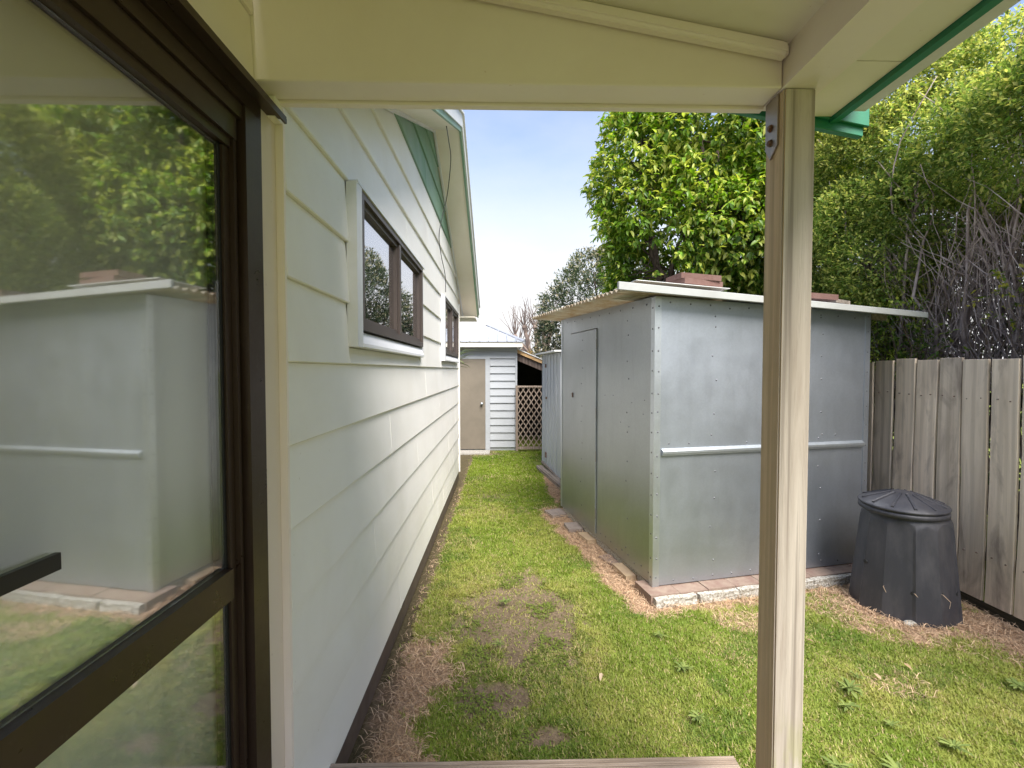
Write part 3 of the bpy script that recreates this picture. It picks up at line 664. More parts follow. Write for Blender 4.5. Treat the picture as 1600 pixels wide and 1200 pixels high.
# plinth: pavers with a rough concrete edge
plinth = thing('shed_plinth', 'red paver plinth with rough whitish concrete edging under the front of the metal shed', 'plinth', (*SH_O, 0), SH_A)
for k in range(9):
    u0 = -.085+k*.236
    bm = B(u0, u0+.231, -.125, .115, .0, .066+.004*rr.random()); obj('paver', bm, M_PAVER, plinth, bevel=.004)
for k in range(6):
    u0 = -.07+k*.335+(.02 if k else 0)
    bm = B(u0, u0+.331, -.170, -.1265, -.02, .062-.006*rr.random())
    bmesh.ops.subdivide_edges(bm, edges=bm.edges[:], cuts=4, use_grid_fill=True)
    for q in bm.verts: q.co += Vector((0, rr.uniform(-.004, .004), rr.uniform(-.004, .004)))
    obj('edging_block', bm, M_CONC, plinth, bevel=0)
obj('floor_slab', B(.01, SH_W-.01, .13, SH_D-.02, .0, .06), M_CONC, plinth)
def loose(label, x, y, l, w_, h, rz, m, z=0.0, tilt=(0, 0), grp=None, nm='brick'):
    bm = B(-l/2, l/2, -w_/2, w_/2, 0, h); o = obj(nm, bm, m, None, bevel=.006); o.location = (x, y, z+hgt(np.array(x), np.array(y))-.012)
    o.rotation_euler = (tilt[0], tilt[1], rz); tag(o, label, 'brick', grp)
loose('grey brick sunk in dry grass at the far end of the metal shed', .645, 5.30, .21, .22, .045, R(20), M_BRICKG)
loose('grey brick below the hinged edge of the shed door, second from the far end', .80, 4.80, .23, .19, .05, R(8), M_BRICKG, 0, (.04, 0))
loose('tan brick tucked under the shed side just past the door hinges', .885, 4.50, .17, .22, .045, R(16), M_BRICKT, 0, (0, .05))
loose('tan brick nearest the front corner of the metal shed', 1.045, 3.72, .15, .25, .05, R(12), M_BRICKT)
loose('half buried red brick between the two tan bricks along the shed', .985, 3.98, .14, .22, .028, R(25), M_PAVER)

# ------------------------------------------------------------------ second shed behind
s2 = thing('tin_shed', 'small pale grey ribbed tin shed behind the galvanised shed', 'shed', (.885, 6.80, 0), R(5.9))
for k in range(6):
    v0 = .0+k*.232
    obj('wall_panel', B(-.004, 0, v0, v0+.226, .06, 1.965), M_TIN, s2, bevel=.001)
    b2 = bmesh.new(); prism(b2, [(-.004, v0+.222, .06), (-.016, v0+.225, .06), (-.016, v0+.229, .06), (-.004, v0+.234, .06)], (0, 0, 1.90)); obj('rib', b2, M_TIN, s2)
obj('wall_panel', B(-.002, 1.5, -.006, -.001, .06, 1.96), M_TIN, s2); obj('wall_panel', B(0, 1.5, 1.395, 1.4, .06, 1.96), M_TIN, s2); obj('wall_panel', B(1.496, 1.5, 0, 1.395, .06, 1.96), M_TIN, s2)
obj('roof', B(-.12, 1.6, -.1, 1.50, 1.972, 1.995), M_TIN_W, s2, bevel=.002)
obj('bolt_latch', B(-.03, -.0045, .95, 1.01, 1.20, 1.24), M_RUST, s2, bevel=.002); obj('hinge', B(-.022, -.0045, 1.02, 1.10, .18, .27), M_RUST, s2, bevel=.002); obj('hinge', B(-.022, -.0045, 1.05, 1.12, 1.74, 1.80), M_RUST, s2, bevel=.002)
obj('base_rail', B(-.03, .0, .0, 1.4, .02, .055), M_OLDWOOD, s2)
sl = thing('timber_sleeper', 'weathered pale timber sleeper lying in the grass before the pale tin shed', 'sleeper', (.80, 6.9, 0), R(9.5))
bm = B(-.06, .045, -.75, .9, .0, .055); bmesh.ops.subdivide_edges(bm, edges=bm.edges[:], cuts=5, use_grid_fill=True)
for q in bm.verts: q.co += Vector((rr.uniform(-.007, .007), 0, rr.uniform(-.005, .005)))
obj('beam', bm, M_OLDWOOD, sl)

# ------------------------------------------------------------------ garage at the end of the lawn
GY = 9.56; gar = thing('garage', 'white weatherboard garage with taupe door and pale hip roof beyond the lawn', 'garage', (-.3, GY, 0))
def gp(nm, a, m, par=None, bv=.002): return obj(nm, B(*a), m, par or gar, 'world', bevel=bv)
gp('wall', (-3.4, .30, GY+.02, GY+.05, 0, 2.26), M_GARW); gp('wall', (.27, .318, GY+.055, GY+5.5, 0, 2.26), M_GARW)
zb = .07; k = 0
while zb < 2.10:
    z1 = min(zb+.156, 2.235)
    for a, b in (((-.245, .285),) if zb < 1.93 else ((-3.3, .285),)):
        bm = bmesh.new(); prism(bm, [(a, GY-.012, zb), (a, GY+.014, z1-.001), (a, GY+.019, z1-.001), (a, GY+.019, zb)], (b-a, 0, 0)); obj('board', bm, M_GARW, gar, 'world')
    zb += .156
gp('corner_board', (.286, .325, GY-.012, GY+.06, .06, 2.20), M_GARW)
gd = gp('door', (-1.16, -.345, GY-.006, GY+.015, .03, 1.925), M_DOORP)
gp('door_jamb', (-.343, -.247, GY-.012, GY+.018, .0, 1.93), M_GARW); gp('door_head', (-1.3, -.247, GY-.012, GY+.018, 1.931, 1.955), M_GARW); gp('door_jamb', (-1.26, -1.165, GY-.012, GY+.018, .0, 1.93), M_GARW)
bm = bmesh.new(); bmesh.ops.create_uvsphere(bm, u_segments=16, v_segments=10, radius=.03, matrix=Matrix.Translation((-.42, GY-.055, .99)) @ Matrix.Diagonal((1, .8, 1, 1)))
bmesh.ops.create_cone(bm, cap_ends=True, segments=16, radius1=.032, radius2=.012, depth=.05, matrix=Matrix.Translation((-.42, GY-.03, .99)) @ Matrix.Rotation(R(90), 4, 'X'))
obj('knob', bm, M_GALVL, gd, 'world', smooth=True)
gp('doorstep', (-1.2, -.25, GY-.42, GY-.03, -.02, .012), M_CONC)
gp('fascia', (-3.6, .43, GY-.22, GY-.195, 2.17, 2.275), M_CREAM2); gp('fascia', (.405, .43, GY-.194, GY+5.6, 2.17, 2.275), M_CREAM2)
gp('eave_soffit', (-3.6, .404, GY-.194, GY+.02, 2.20, 2.21), M_CREAM2); gp('eave_soffit', (.319, .404, GY+.021, GY+5.5, 2.20, 2.21), M_CREAM2)
ez, rz2 = 2.28, 2.80; E0 = GY-.24; RY = GY+1.7; RX = -.38
bm = bmesh.new()
p = [bm.verts.new(q) for q in ((-3.6, E0, ez), (.45, E0, ez), (RX, RY, rz2), (-3.6, RY, rz2), (.45, GY+5.6, ez), (RX, GY+3.6, rz2), (-3.6, GY+5.6, ez))]
for f in ((0, 1, 2, 3), (1, 4, 5, 2), (4, 6, 5)): bm.faces.new([p[i] for i in f])
o = obj('roof', bm, M_GARR, gar, 'world'); s_ = o.modifiers.new('thick', 'SOLIDIFY'); s_.thickness = .01
bm = bmesh.new()
def rl(a, b, r=.014): tube(bm, [a, b], r, 4)
for k in range(24):
    x = -3.5+k*.19
    if x > .42: break
    yy = RY if x < RX else E0+(RY-E0)*(1-(x-RX)/(.45-RX)); t = (yy-E0)/(RY-E0)
    rl((x, E0, ez+.008), (x, yy, ez+(rz2-ez)*t+.008), .012)
for k in range(1, 9):
    y = E0+k*.19; t = min(1, (y-E0)/(RY-E0)); rl((.45, y, ez+.008), (.45+(RX-.45)*t, y, ez+(rz2-ez)*t+.008), .012)
tag(obj('roof_ribs', bm, M_GARR, gar, 'world'), kind='stuff')
bm = bmesh.new(); rl((-3.6, RY, rz2+.015), (RX, RY, rz2+.015), .045); obj('ridge_cap', bm, M_CREAM2, gar, 'world')
bm = bmesh.new(); rl((.46, E0, ez+.01), (RX, RY, rz2+.02), .03); obj('hip_cap', bm, M_GARR, gar, 'world')
# lean-to wood store and trellis
lt = thing('lean_to', 'dark open lean-to with orange timber roof edge against the garage side', 'lean-to', (.34, GY+.1, 0))
def lp(nm, a, m): return obj(nm, B(*a), m, lt, 'world', bevel=.002)
bm = bmesh.new(); prism(bm, [(.33, GY+2.2, 0), (2.6, GY+2.2, 0), (2.6, GY+2.2, 1.17), (.33, GY+2.2, 2.12)], (0, .05, 0)); obj('back_wall', bm, M_DARKIN, lt, 'world'); lp('side_wall', (2.55, 2.6, GY+.1, GY+2.19, 0, 1.2), M_DARKIN)
bm = bmesh.new(); prism(bm, [(.328, GY-.05, 2.13), (2.7, GY-.05, 1.13), (2.7, GY-.05, 1.15), (.328, GY-.05, 2.15)], (0, 2.4, 0)); obj('roof', bm, M_TIN_W, lt, 'world')
bm = bmesh.new(); prism(bm, [(.328, GY-.03, 2.05), (2.65, GY-.03, 1.07), (2.65, GY-.03, 1.125), (.328, GY-.03, 2.125)], (0, .03, 0)); obj('roof_edge_board', bm, M_ORANGE, lt, 'world')
bm = bmesh.new(); prism(bm, [(.328, GY+.02, 1.90), (2.6, GY+.02, .95), (2.6, GY+.02, 1.06), (.328, GY+.02, 2.04)], (0, .04, 0)); obj('rafter', bm, M_BARK, lt, 'world')
for y in (.6, 1.2, 1.8):
    bm = bmesh.new(); prism(bm, [(.34, GY+y, 1.98), (2.6, GY+y, 1.0), (2.6, GY+y, 1.1), (.34, GY+y, 2.08)], (0, .04, 0)); obj('rafter', bm, M_DARKIN, lt, 'world')
tr = thing('trellis_gate', 'brown diagonal lattice trellis standing between the garage and the pale tin shed', 'trellis', (.64, GY-.08, 0))
X0, X1, TZ0, TZ1, TY = .335, .965, .09, 1.335, GY-.09
def tp(nm, a, m=M_LATT): return obj(nm, B(*a), m, tr, 'world', bevel=.002)
tp('frame_post', (X0-.045, X0, TY-.02, TY+.03, .0, TZ1+.04)); tp('frame_post', (X1, X1+.045, TY-.02, TY+.03, .0, TZ1+.02)); tp('frame_rail', (X0+.001, X1-.001, TY-.02, TY+.03, TZ1, TZ1+.035)); tp('frame_rail', (X0+.001, X1-.001, TY-.02, TY+.03, TZ0-.05, TZ0))
for sgn in (1, -1):
    c = -2.0
    while c < 3.2:
        # line z = TZ0 + sgn*1.25*(x-X0) + c
        s = 1.5*sgn; pts = []
        xa, xb = X0, X1
        za, zb2 = TZ0+c, TZ0+c+s*(X1-X0)
        def cl(xa, za, xb, zb2):
            P = clip([(xa, za), (xb, zb2)], lambda p: p[1]-TZ0)
            return P
        A = Vector((xa, za)); D = Vector((xb-xa, zb2-za)); t0, t1 = 0, 1
        for lo, hi, a0, d0 in ((TZ0, TZ1, za, zb2-za),):
            ta, tb = (lo-a0)/d0, (hi-a0)/d0
            if ta > tb: ta, tb = tb, ta
            t0, t1 = max(t0, ta), min(t1, tb)
        if t1-t0 > .04:
            p0, p1 = A+D*t0, A+D*t1; d = (p1-p0).normalized(); nrm = Vector((-d.y, d.x))*.0105
            y = TY if sgn > 0 else TY+.0085
            bm = bmesh.new(); prism(bm, [(q.x, y, q.y) for q in (p0-nrm, p1-nrm, p1+nrm, p0+nrm)], (0, .007, 0)); obj('slat', bm, M_LATT, tr, 'world')
        c += .168

# ------------------------------------------------------------------ paling fence on the right
fence = thing('paling_fence', 'weathered timber paling fence behind the charcoal compost bin', 'fence', (3.36, 3.2, 0))
fy = [-1.6+.19*i for i in range(22)]
edges = [2.52, 2.715, 2.905, 3.068, 3.075+.0, 3.262, 3.44, 3.635, 3.84, 4.045]
def fx(y): return 3.39-.018*(y-2.9)
spans = [(2.33, 2.505), (2.518, 2.70), (2.712, 2.885), (2.90, 3.066), (3.088, 3.262), (3.27, 3.440), (3.452, 3.625), (3.645, 3.825), (3.845, 4.03), (4.05, 4.20), (4.23, 4.41), (4.42, 4.60), (4.61, 4.79)]
spans = [(a, a+.175) for a in np.arange(-.6, 2.2, .192)]+spans+[(a, a+.178) for a in np.arange(4.81, 11.5, .19)]
for i, (a, b) in enumerate(spans):
    a, b = float(a), float(b); bm = bmesh.new(); wv = rr.uniform(-.008, .008); h = 1.785+rr.uniform(-.012, .012); th = .019
    n = 8; L_, R_ = [], []
    for k in range(n+1):
        z = .07+(h-.07)*k/n; s = wv*math.sin(k/n*3.1)+rr.uniform(-.0015, .0015); o_ = .004*math.sin(k*.7+i)
        L_.append((a+s, z, o_)); R_.append((b+s*.8+rr.uniform(-.002, .002), z, o_+rr.uniform(-.003, .003)))
    vs4 = [[bm.verts.new((fx((a+b)/2)+q[2]+d, q[0], q[1])) for d in (0, th)] for q in L_], [[bm.verts.new((fx((a+b)/2)+q[2]+d, q[0], q[1])) for d in (0, th)] for q in R_]
    for k in range(n):
        l0, l1, r0, r1 = vs4[0][k], vs4[0][k+1], vs4[1][k], vs4[1][k+1]
        for q in ((l0[0], l1[0], r1[0], r0[0]), (l0[1], r0[1], r1[1], l1[1]), (l0[0], l0[1], l1[1], l1[0]), (r0[0], r1[0], r1[1], r0[1])): bm.faces.new(q)
    bm.faces.new((vs4[0][0][0], vs4[1][0][0], vs4[1][0][1], vs4[0][0][1])); bm.faces.new((vs4[0][-1][0], vs4[0][-1][1], vs4[1][-1][1], vs4[1][-1][0]))
    bmesh.ops.recalc_face_normals(bm, faces=bm.faces[:]); obj('paling', bm, M_FENCE, fence, 'world', bevel=.002)
bm = bmesh.new()
for a, b in spans:
    if b > 6: continue
    for z in (.39, 1.50):
        for t_ in (.25, .75):
            y_ = float(a+(b-a)*t_)+rr.uniform(-.008, .008); bmesh.ops.create_cone(bm, cap_ends=True, segments=6, radius1=.0045, radius2=.0045, depth=.012, matrix=Matrix.Translation((fx(y_)-.001, y_, z+rr.uniform(-.012, .012))) @ Matrix.Rotation(R(90), 4, 'Y'))
tag(obj('nails', bm, M_RUST, fence, 'world'), kind='stuff')
for z in (.35, 1.45): obj('rail', B(3.42, 3.46, -.6, 11.5, z, z+.09), M_RAIL, fence, 'world')
obj('bottom_board', B(3.395, 3.415, -.6, 11.5, -.03, .06), M_RAIL, fence, 'world')
for y in np.arange(-.2, 11, 1.9): obj('fence_post', B(3.465, 3.56, float(y), float(y)+.1, -.1, 1.75), M_RAIL, fence, 'world')

# ------------------------------------------------------------------ compost bin
BX, BY = 2.915, 3.19
cb = thing('compost_bin', 'charcoal plastic compost bin with faceted sides and ribbed lid by the fence', 'compost bin', (BX, BY, 0))
bm = bmesh.new(); NA = 120; rings = []; NF = 12
zs = list(np.linspace(-.01, .46, 8))+list(np.linspace(.48, .66, 16))+[.672, .685, .70]
for z in zs:
    z = float(z); ring = []
    for k in range(NA):
        th = 2*math.pi*k/NA; a = (th % (2*math.pi/NF))-math.pi/NF
        base = .322-.062*(z/.66)
        fac = base*math.cos(math.pi/NF)/math.cos(a)-(.007 if int(th/(2*math.pi/NF)+1e-6) % 2 else 0)
        sh = .236+.075*max(0, (.66-z)/.66*1.25)+.024*math.sqrt(max(0, min(1, (.675-z)/.09)))
        r = min(fac, sh) if z < .675 else .240
        ring.append(bm.verts.new((r*math.cos(th), r*math.sin(th), z)))
    rings.append(ring)
for a, b in zip(rings, rings[1:]):
    for k in range(NA): bm.faces.new((a[k], a[(k+1) % NA], b[(k+1) % NA], b[k]))
body = obj('body', bm, M_BIN, cb, smooth=True); body.data.set_sharp_from_angle(angle=R(9))
bm = bmesh.new(); rings = []
prof = [(.238, .690), (.250, .692), (.256, .698), (.256, .716), (.251, .722), (.244, .724), (.250, .730), (.257, .735), (.259, .742), (.253, .750), (.20, .775), (.12, .803), (.05, .826), (.0, .832)]
for r, z in prof[:-1]: rings.append([bm.verts.new((r*math.cos(2*math.pi*k/96), r*math.sin(2*math.pi*k/96), z)) for k in range(96)])
for a, b in zip(rings, rings[1:]):
    for k in range(96): bm.faces.new((a[k], a[(k+1) % 96], b[(k+1) % 96], b[k]))
bm.faces.new(rings[-1])
lid = obj('lid', bm, M_BIN, cb, smooth=True); lid.rotation_euler = (R(1.0), R(-1.0), 0); lid.location = (-.012, .01, 0)
for k in range(12):
    a = 2*math.pi*k/12+.1; bm = bmesh.new(); c_, s__ = math.cos(a), math.sin(a)
    M = Matrix.Rotation(a, 4, 'Z')
    prism(bm, [(.07, -.004, .815), (.235, -.009, .758), (.235, -.009, .766), (.07, -.004, .826)], (0, .013, 0)); bm.transform(M); obj('rib', bm, M_BIN, lid, bevel=.002)
for k, (ang, z) in enumerate(((-152, .20), (-122, .20), (-92, .215), (-62, .2), (-178, .32), (-32, .2))):
    a = R(ang); r = .287; bm = bmesh.new()
    bmesh.ops.create_cone(bm, cap_ends=True, segments=14, radius1=.014, radius2=.014, depth=.012, matrix=Matrix.Translation(((r+.002)*math.cos(a), (r+.002)*math.sin(a), z)) @ Matrix.Rotation(a, 4, 'Z') @ Matrix.Rotation(R(90), 4, 'Y'))
    obj('air_hole', bm, M_RUBBER, body)
bm = bmesh.new()
for ang, z in ((-122, .2), (-92, .215), (-152, .2)):
    a = R(ang)
    for q in range(1):
        p0 = Vector((.29*math.cos(a), .29*math.sin(a), z)); d = Vector((math.cos(a+rr.uniform(-.4, .4)), math.sin(a+rr.uniform(-.4, .4)), 0))
        tube(bm, [p0, p0+d*.02+Vector((0, 0, .004)), p0+d*.03+Vector((rr.uniform(0, .05), 0, -.04)), p0+d*.035+Vector((rr.uniform(0, .1), 0, -.08))], [.0022, .002, .0015, .0008], 4)
m_st, _, _ = mat('pale_straw_stalk', (.55, .42, .30), .8); tag(obj('straw_stalks', bm, m_st, cb), kind='stuff')

# ------------------------------------------------------------------ vegetation
def unit(v): return v/np.maximum(np.linalg.norm(v, axis=-1, keepdims=True), 1e-6)
BIG_V = np.array([(0, 0, 0), (.28, .46, .10), (.28, -.46, .10), (.5, 0, .0), (.68, .36, .04), (.68, -.36, .04), (1.0, 0, -.16)])
BIG_F = np.array([(0, 2, 3), (0, 3, 1), (2, 5, 3), (3, 4, 1), (5, 6, 3), (3, 6, 4)])
SM_V = np.array([(0, 0, 0), (.45, .42, .08), (.45, -.42, .08), (1.0, 0, -.05)]); SM_F = np.array([(0, 2, 3), (0, 3, 1)])
def leaves(P, D, Nn, ln, wd, C, tv=BIG_V, tf=BIG_F, curl=1.0):
    D = unit(D); S = unit(np.cross(D, Nn)); U = np.cross(S, D); n = len(P); k = len(tv)
    V = P[:, None, :]+tv[None, :, 0:1]*ln[:, None, None]*D[:, None, :]+tv[None, :, 1:2]*wd[:, None, None]*S[:, None, :]+tv[None, :, 2:3]*(ln*curl)[:, None, None]*U[:, None, :]
    F = (np.arange(n)[:, None, None]*k+tf[None]).reshape(-1, tf.shape[1]); return V.reshape(-1, 3), F, np.repeat(C, k, axis=0)
def rv(n): return unit(rng.normal(size=(n, 3)))
def foliage_obj(nm, V, F, C, m, parent=None):
    me = np_mesh(nm, V, F, C); me.materials.append(m)
    if parent: me.transform(MW[parent.name].inverted())
    return tag(link(nm, me, parent), kind='stuff')
def blob_points(blobs, per_area, depth=.35, keep=None):
    """points near the outer skin of a union of lumpy ellipsoids"""
    out, nor = [], []
    for (cx, cy, cz_, rx, ry, rz) in blobs:
        n = int(per_area*(rx*ry+ry*rz+rx*rz)*4.2); d = rv(n)
        lump = .78+.44*fbm(d[:, 0]*1.4+cx*3+d[:, 2], d[:, 1]*1.4+cy*3-d[:, 2]*.7, 1.7)
        t = 1-depth*rng.random(n)**1.8
        p = np.array([cx, cy, cz_])+d*np.array([rx, ry, rz])*(lump*t)[:, None]
        inside = np.zeros(n, bool)
        for (ax, ay, az_, bx, by, bz) in blobs:
            if (ax, ay, az_) == (cx, cy, cz_): continue
            q = (p-np.array([ax, ay, az_]))/np.array([bx, by, bz])*1.35
            inside |= (q**2).sum(-1) < 1
        p, d = p[~inside], d[~inside]
        out.append(p); nor.append(unit(d/np.array([rx, ry, rz])))
    P, Nn = np.concatenate(out), np.concatenate(nor)
    if keep is not None:
        k = keep(P); P, Nn = P[k], Nn[k]
    return P, Nn
def sprigs(P, Nn, per, spread, ln, droop, c_dark, c_mid, c_new, newp, hole=.0, wr=.42, holescale=1.4):
    """each point gets a short sprig of leaves; returns leaf arrays"""
    den = fbm(P[:, 0]*1.0+P[:, 2]*.6, P[:, 1]+P[:, 2]*.9, holescale); k = den > hole; P, Nn, den = P[k], Nn[k], den[k]
    n = len(P); P2 = np.repeat(P, per, 0); N2 = np.repeat(Nn, per, 0); m = len(P2)
    ax = unit(Nn+rv(n)*.6+np.array([0, 0, .15])); ax2 = np.repeat(ax, per, 0); t = np.tile(np.linspace(0, 1, per), n)
    P2 = P2+ax2*(t*spread)[:, None]+rv(m)*spread*.12
    D = unit(rv(m)*.9+ax2*.75+np.array([0, 0, -droop])); U = unit(N2*.5+np.array([0, 0, 1.0])+rv(m)*.5)
    L_ = ln*(.5+.8*rng.random(m)); vv = np.repeat(.65+.6*vn(P[:, 0]+P[:, 2], P[:, 1]-P[:, 2], 1.9)+.25*(rng.random(n)-.5), per)
    C = np.array(c_dark)+(np.array(c_mid)-np.array(c_dark))*np.clip(rng.random(m)*1.1+.25*(vv-1), 0, 1)[:, None]
    tipn = (rng.random(m) < newp*np.clip(t*1.6, .1, 1.5)*np.repeat(.4+1.2*vn(P[:, 0]*1.3, P[:, 2]*1.3, 1.1), per))
    C[tipn] = np.array(c_new)*(.8+.4*rng.random(tipn.sum()))[:, None]
    C = C*vv[:, None]; C = C*(1+.12*(rng.random((m, 3))-.5)); return P2, D, U, L_, L_*wr*(.85+.3*rng.random(m)), C
def limb(bm, p0, p1, r0, r1, bend=.15, n=6, sides=7, rnd=rr):
    p0, p1 = Vector(p0), Vector(p1); d = p1-p0; l = d.length; off = Vector((rnd.uniform(-1, 1), rnd.uniform(-1, 1), rnd.uniform(-.3, .3)))*bend*l
    pts = [p0+d*(i/n)+off*math.sin(math.pi*i/n)+Vector((rnd.uniform(-1, 1), rnd.uniform(-1, 1), rnd.uniform(-1, 1)))*.02*l*(0 < i < n) for i in range(n+1)]
    tube(bm, pts, [r0+(r1-r0)*i/n for i in range(n+1)], sides); return pts

# big glossy leaved tree behind the metal shed
tree = thing('broadleaf_tree', 'glossy bright green broadleaf tree rising right behind the metal shed roof', 'tree', (2.9, 7.3, 0))
tb = [(2.75, 6.75, 3.9, 1.15, .8, 1.15), (3.15, 6.7, 5.0, 1.2, .9, .95), (2.2, 7.0, 4.6, .75, .7, 1.05), (3.6, 6.5, 3.7, 1.0, .8, 1.0), (2.9, 7.1, 3.0, 1.15, .8, .65), (2.35, 6.9, 3.3, .7, .6, .6), (4.1, 6.9, 4.9, 1.1, .9, 1.1), (3.0, 7.2, 5.9, 1.0, .9, .7), (2.2, 7.2, 5.3, .6, .6, .6)]
P_, N_ = blob_points(tb, 165, .45)
A = sprigs(P_, N_, 8, .17, .098, .55, (.07, .15, .016), (.18, .29, .032), (.37, .42, .075), .45, hole=.345, wr=.46)
tree_b = bmesh.new(); 
limb(tree_b, (2.95, 7.3, -.1), (2.95, 7.25, 2.3), .14, .10, .03); 
trunk = obj('trunk', tree_b, M_BARK, tree, 'world', smooth=True)
for (cx, cy, cz_, rx, ry, rz) in tb:
    b2 = bmesh.new(); q = limb(b2, (2.95, 7.25, 2.0+rr.uniform(0, .3)), (cx, cy, cz_), .065, .02, .12)
    for s in range(16):
        st = q[rr.randint(2, 6)]; dv = Vector((rr.gauss(0, 1), rr.gauss(0, 1), rr.gauss(.2, .8))).normalized()
        limb(b2, st, st+Vector((dv.x*rx, dv.y*ry, dv.z*rz))*rr.uniform(.6, .95), .016, .004, .15, 4, 4)
    obj('limb', b2, M_BARK, trunk, 'world', smooth=True)
# 300 nearest leaves singly, the rest as one crown
Pl = A[0]; sc_ = np.hypot(Pl[:, 0], Pl[:, 1])+abs(Pl[:, 2]-3.6)*.15
vis = (Pl[:, 2] > 2.75) & (Pl[:, 2] < 5.2) & (Pl[:, 1] < 7.2) & (Pl[:, 0]/Pl[:, 1] > .2) & (Pl[:, 0]/Pl[:, 1] < .60)
order = np.argsort(np.where(vis, sc_, 99)); pick = order[:1200][::4][:300]; restm = np.ones(len(Pl), bool); restm[pick] = False
V, F, C = leaves(*[a[restm] for a in A]); foliage_obj('crown', V, F, C, M_LEAF, tree)
lm = []
for j, cc in enumerate(((.10, .19, .02), (.16, .27, .028), (.22, .33, .04), (.37, .42, .07))):
    me = np_mesh('leaf', BIG_V*np.array([1, .44, 1]), BIG_F, np.tile(cc, (7, 1))); me.materials.append(M_LEAF); lm.append(me)
TI = MW[tree.name].inverted()
for i in pick:
    d = Vector(A[1][i]); sd_ = d.cross(Vector(A[2][i])).normalized(); u_ = sd_.cross(d); ln_ = float(A[3][i])*1.1
    Mx = Matrix((( d.x, sd_.x, u_.x), (d.y, sd_.y, u_.y), (d.z, sd_.z, u_.z))).to_4x4(); loc = TI @ Vector(Pl[i])
    link('leaf', lm[rr.choice((0, 1, 1, 2, 2, 3))], tree, loc, Mx.to_euler(), (ln_, ln_, ln_))

# small leaved overgrown hedge over the fence: leafy top, bare tangled stems below
hedge = thing('overgrown_hedge', 'tall overgrown small leaved hedge with bare tangled stems behind the paling fence', 'hedge', (4.5, 4.5, 0))
hb = []
hr = random.Random(5)
for y in np.arange(-.5, 8.4, .55):
    y = float(y); top = (3.82 if y < 4.2 else 4.15)+.22*math.sin(y*1.7)+hr.uniform(-.1, .15)+(.45 if y > 4.2 else 0)+max(0, y-5)*.28
    lowz = 3.35 if y < 4.75 else 2.9
    if 4.0 < y < 4.75: lowz = 3.0
    hb.append((4.30+hr.uniform(-.12, .12), y, lowz+.15, .62, .5, .45)); hb.append((4.45+hr.uniform(-.15, .15), y+.2, (lowz+top)/2+.15, .72, .55, .55)); hb.append((4.75+hr.uniform(-.2, .2), y, top-.28, .75, .55, .55))
    if y > 4.6: hb.append((4.35, y+.1, 2.3, .55, .5, .55))
hb += [(3.95, 4.7, 2.75, .42, .45, .42), (3.9, 5.0, 3.3, .4, .45, .45), (4.0, 4.4, 3.35, .35, .4, .35), (3.85, 5.3, 2.35, .45, .45, .5), (4.15, 4.1, 3.55, .35, .4, .3), (3.95, 3.3, 3.75, .3, .4, .28)]
P_, N_ = blob_points(hb, 560, .4, keep=lambda p: (p[:, 1] > -1.2) & (p[:, 1] < 9))
near = (P_[:, 0]-N_[:, 0]*.0 < 5.1) | (P_[:, 2] > 4.0); kk = near | (rng.random(len(P_)) < .25); P_, N_ = P_[kk], N_[kk]
A = sprigs(P_, N_, 8, .10, .042, .05, (.085, .145, .028), (.23, .31, .07), (.44, .46, .12), .45, hole=.22, wr=.55, holescale=1.9)
V, F, C = leaves(*A, tv=SM_V, tf=SM_F); foliage_obj('crown', V, F, C, M_LEAFS, hedge)
tw = []
for i in range(60):
    y = hr.uniform(2.3, 5.6) if i < 46 else hr.uniform(0, 7.5); x = 4.35+hr.uniform(-.25, .75); b2 = bmesh.new(); r = hr.uniform(.010, .030)
    q = limb(b2, (x, y, -.1), (x+hr.uniform(-.35, .25), y+hr.uniform(-.4, .4), hr.uniform(3.2, 4.0)), r*1.4, r*.45, .07, 9, 6, hr)
    for s in range(5):
        st = q[hr.randint(3, 8)]; q2 = limb(b2, st, st+Vector((hr.uniform(-.4, .3), hr.uniform(-.45, .45), hr.uniform(.35, 1.2))), r*.5, .003, .12, 5, 4, hr)
    obj('stem', b2, M_BARKD, hedge, 'world', smooth=True)
b2 = bmesh.new()
for i in range(1500):
    y = hr.uniform(2.1, 5.4); x = 4.2+abs(hr.gauss(0, .30)); z = hr.uniform(1.3, 2.7)
    lean = hr.uniform(-.5, .5)
    limb(b2, (x, y, z), (x+hr.uniform(-.3, .25), y+lean*.8, z+hr.uniform(.5, 1.3)), hr.uniform(.003, .008), .0015, .10, 5, 3, hr)
for i in range(300):
    y = hr.uniform(2.0, 4.5); x = 4.05+hr.uniform(-.15, .2); z = hr.uniform(1.4, 2.7)
    limb(b2, (x, y, z), (x+hr.uniform(-.35, .1), y+hr.uniform(-.6, .6), z+hr.uniform(.2, 1.0)), hr.uniform(.003, .007), .001, .15, 6, 3, hr)
tag(obj('twigs', b2, M_BARKD, hedge, 'world'), kind='stuff')
# dark inner leaf mass added behind the fence to block the sky
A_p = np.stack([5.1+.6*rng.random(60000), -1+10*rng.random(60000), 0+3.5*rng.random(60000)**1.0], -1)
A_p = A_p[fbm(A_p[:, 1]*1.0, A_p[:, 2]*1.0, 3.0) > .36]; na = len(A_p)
V, F, C = leaves(A_p, rv(na), rv(na), .075*(.6+.6*rng.random(na)), .05*(.6+.6*rng.random(na)), np.tile((.035, .05, .018), (na, 1))*(.5+rng.random((na, 1))), SM_V, SM_F); foliage_obj('inner_foliage', V, F, C, M_LEAFS, hedge)
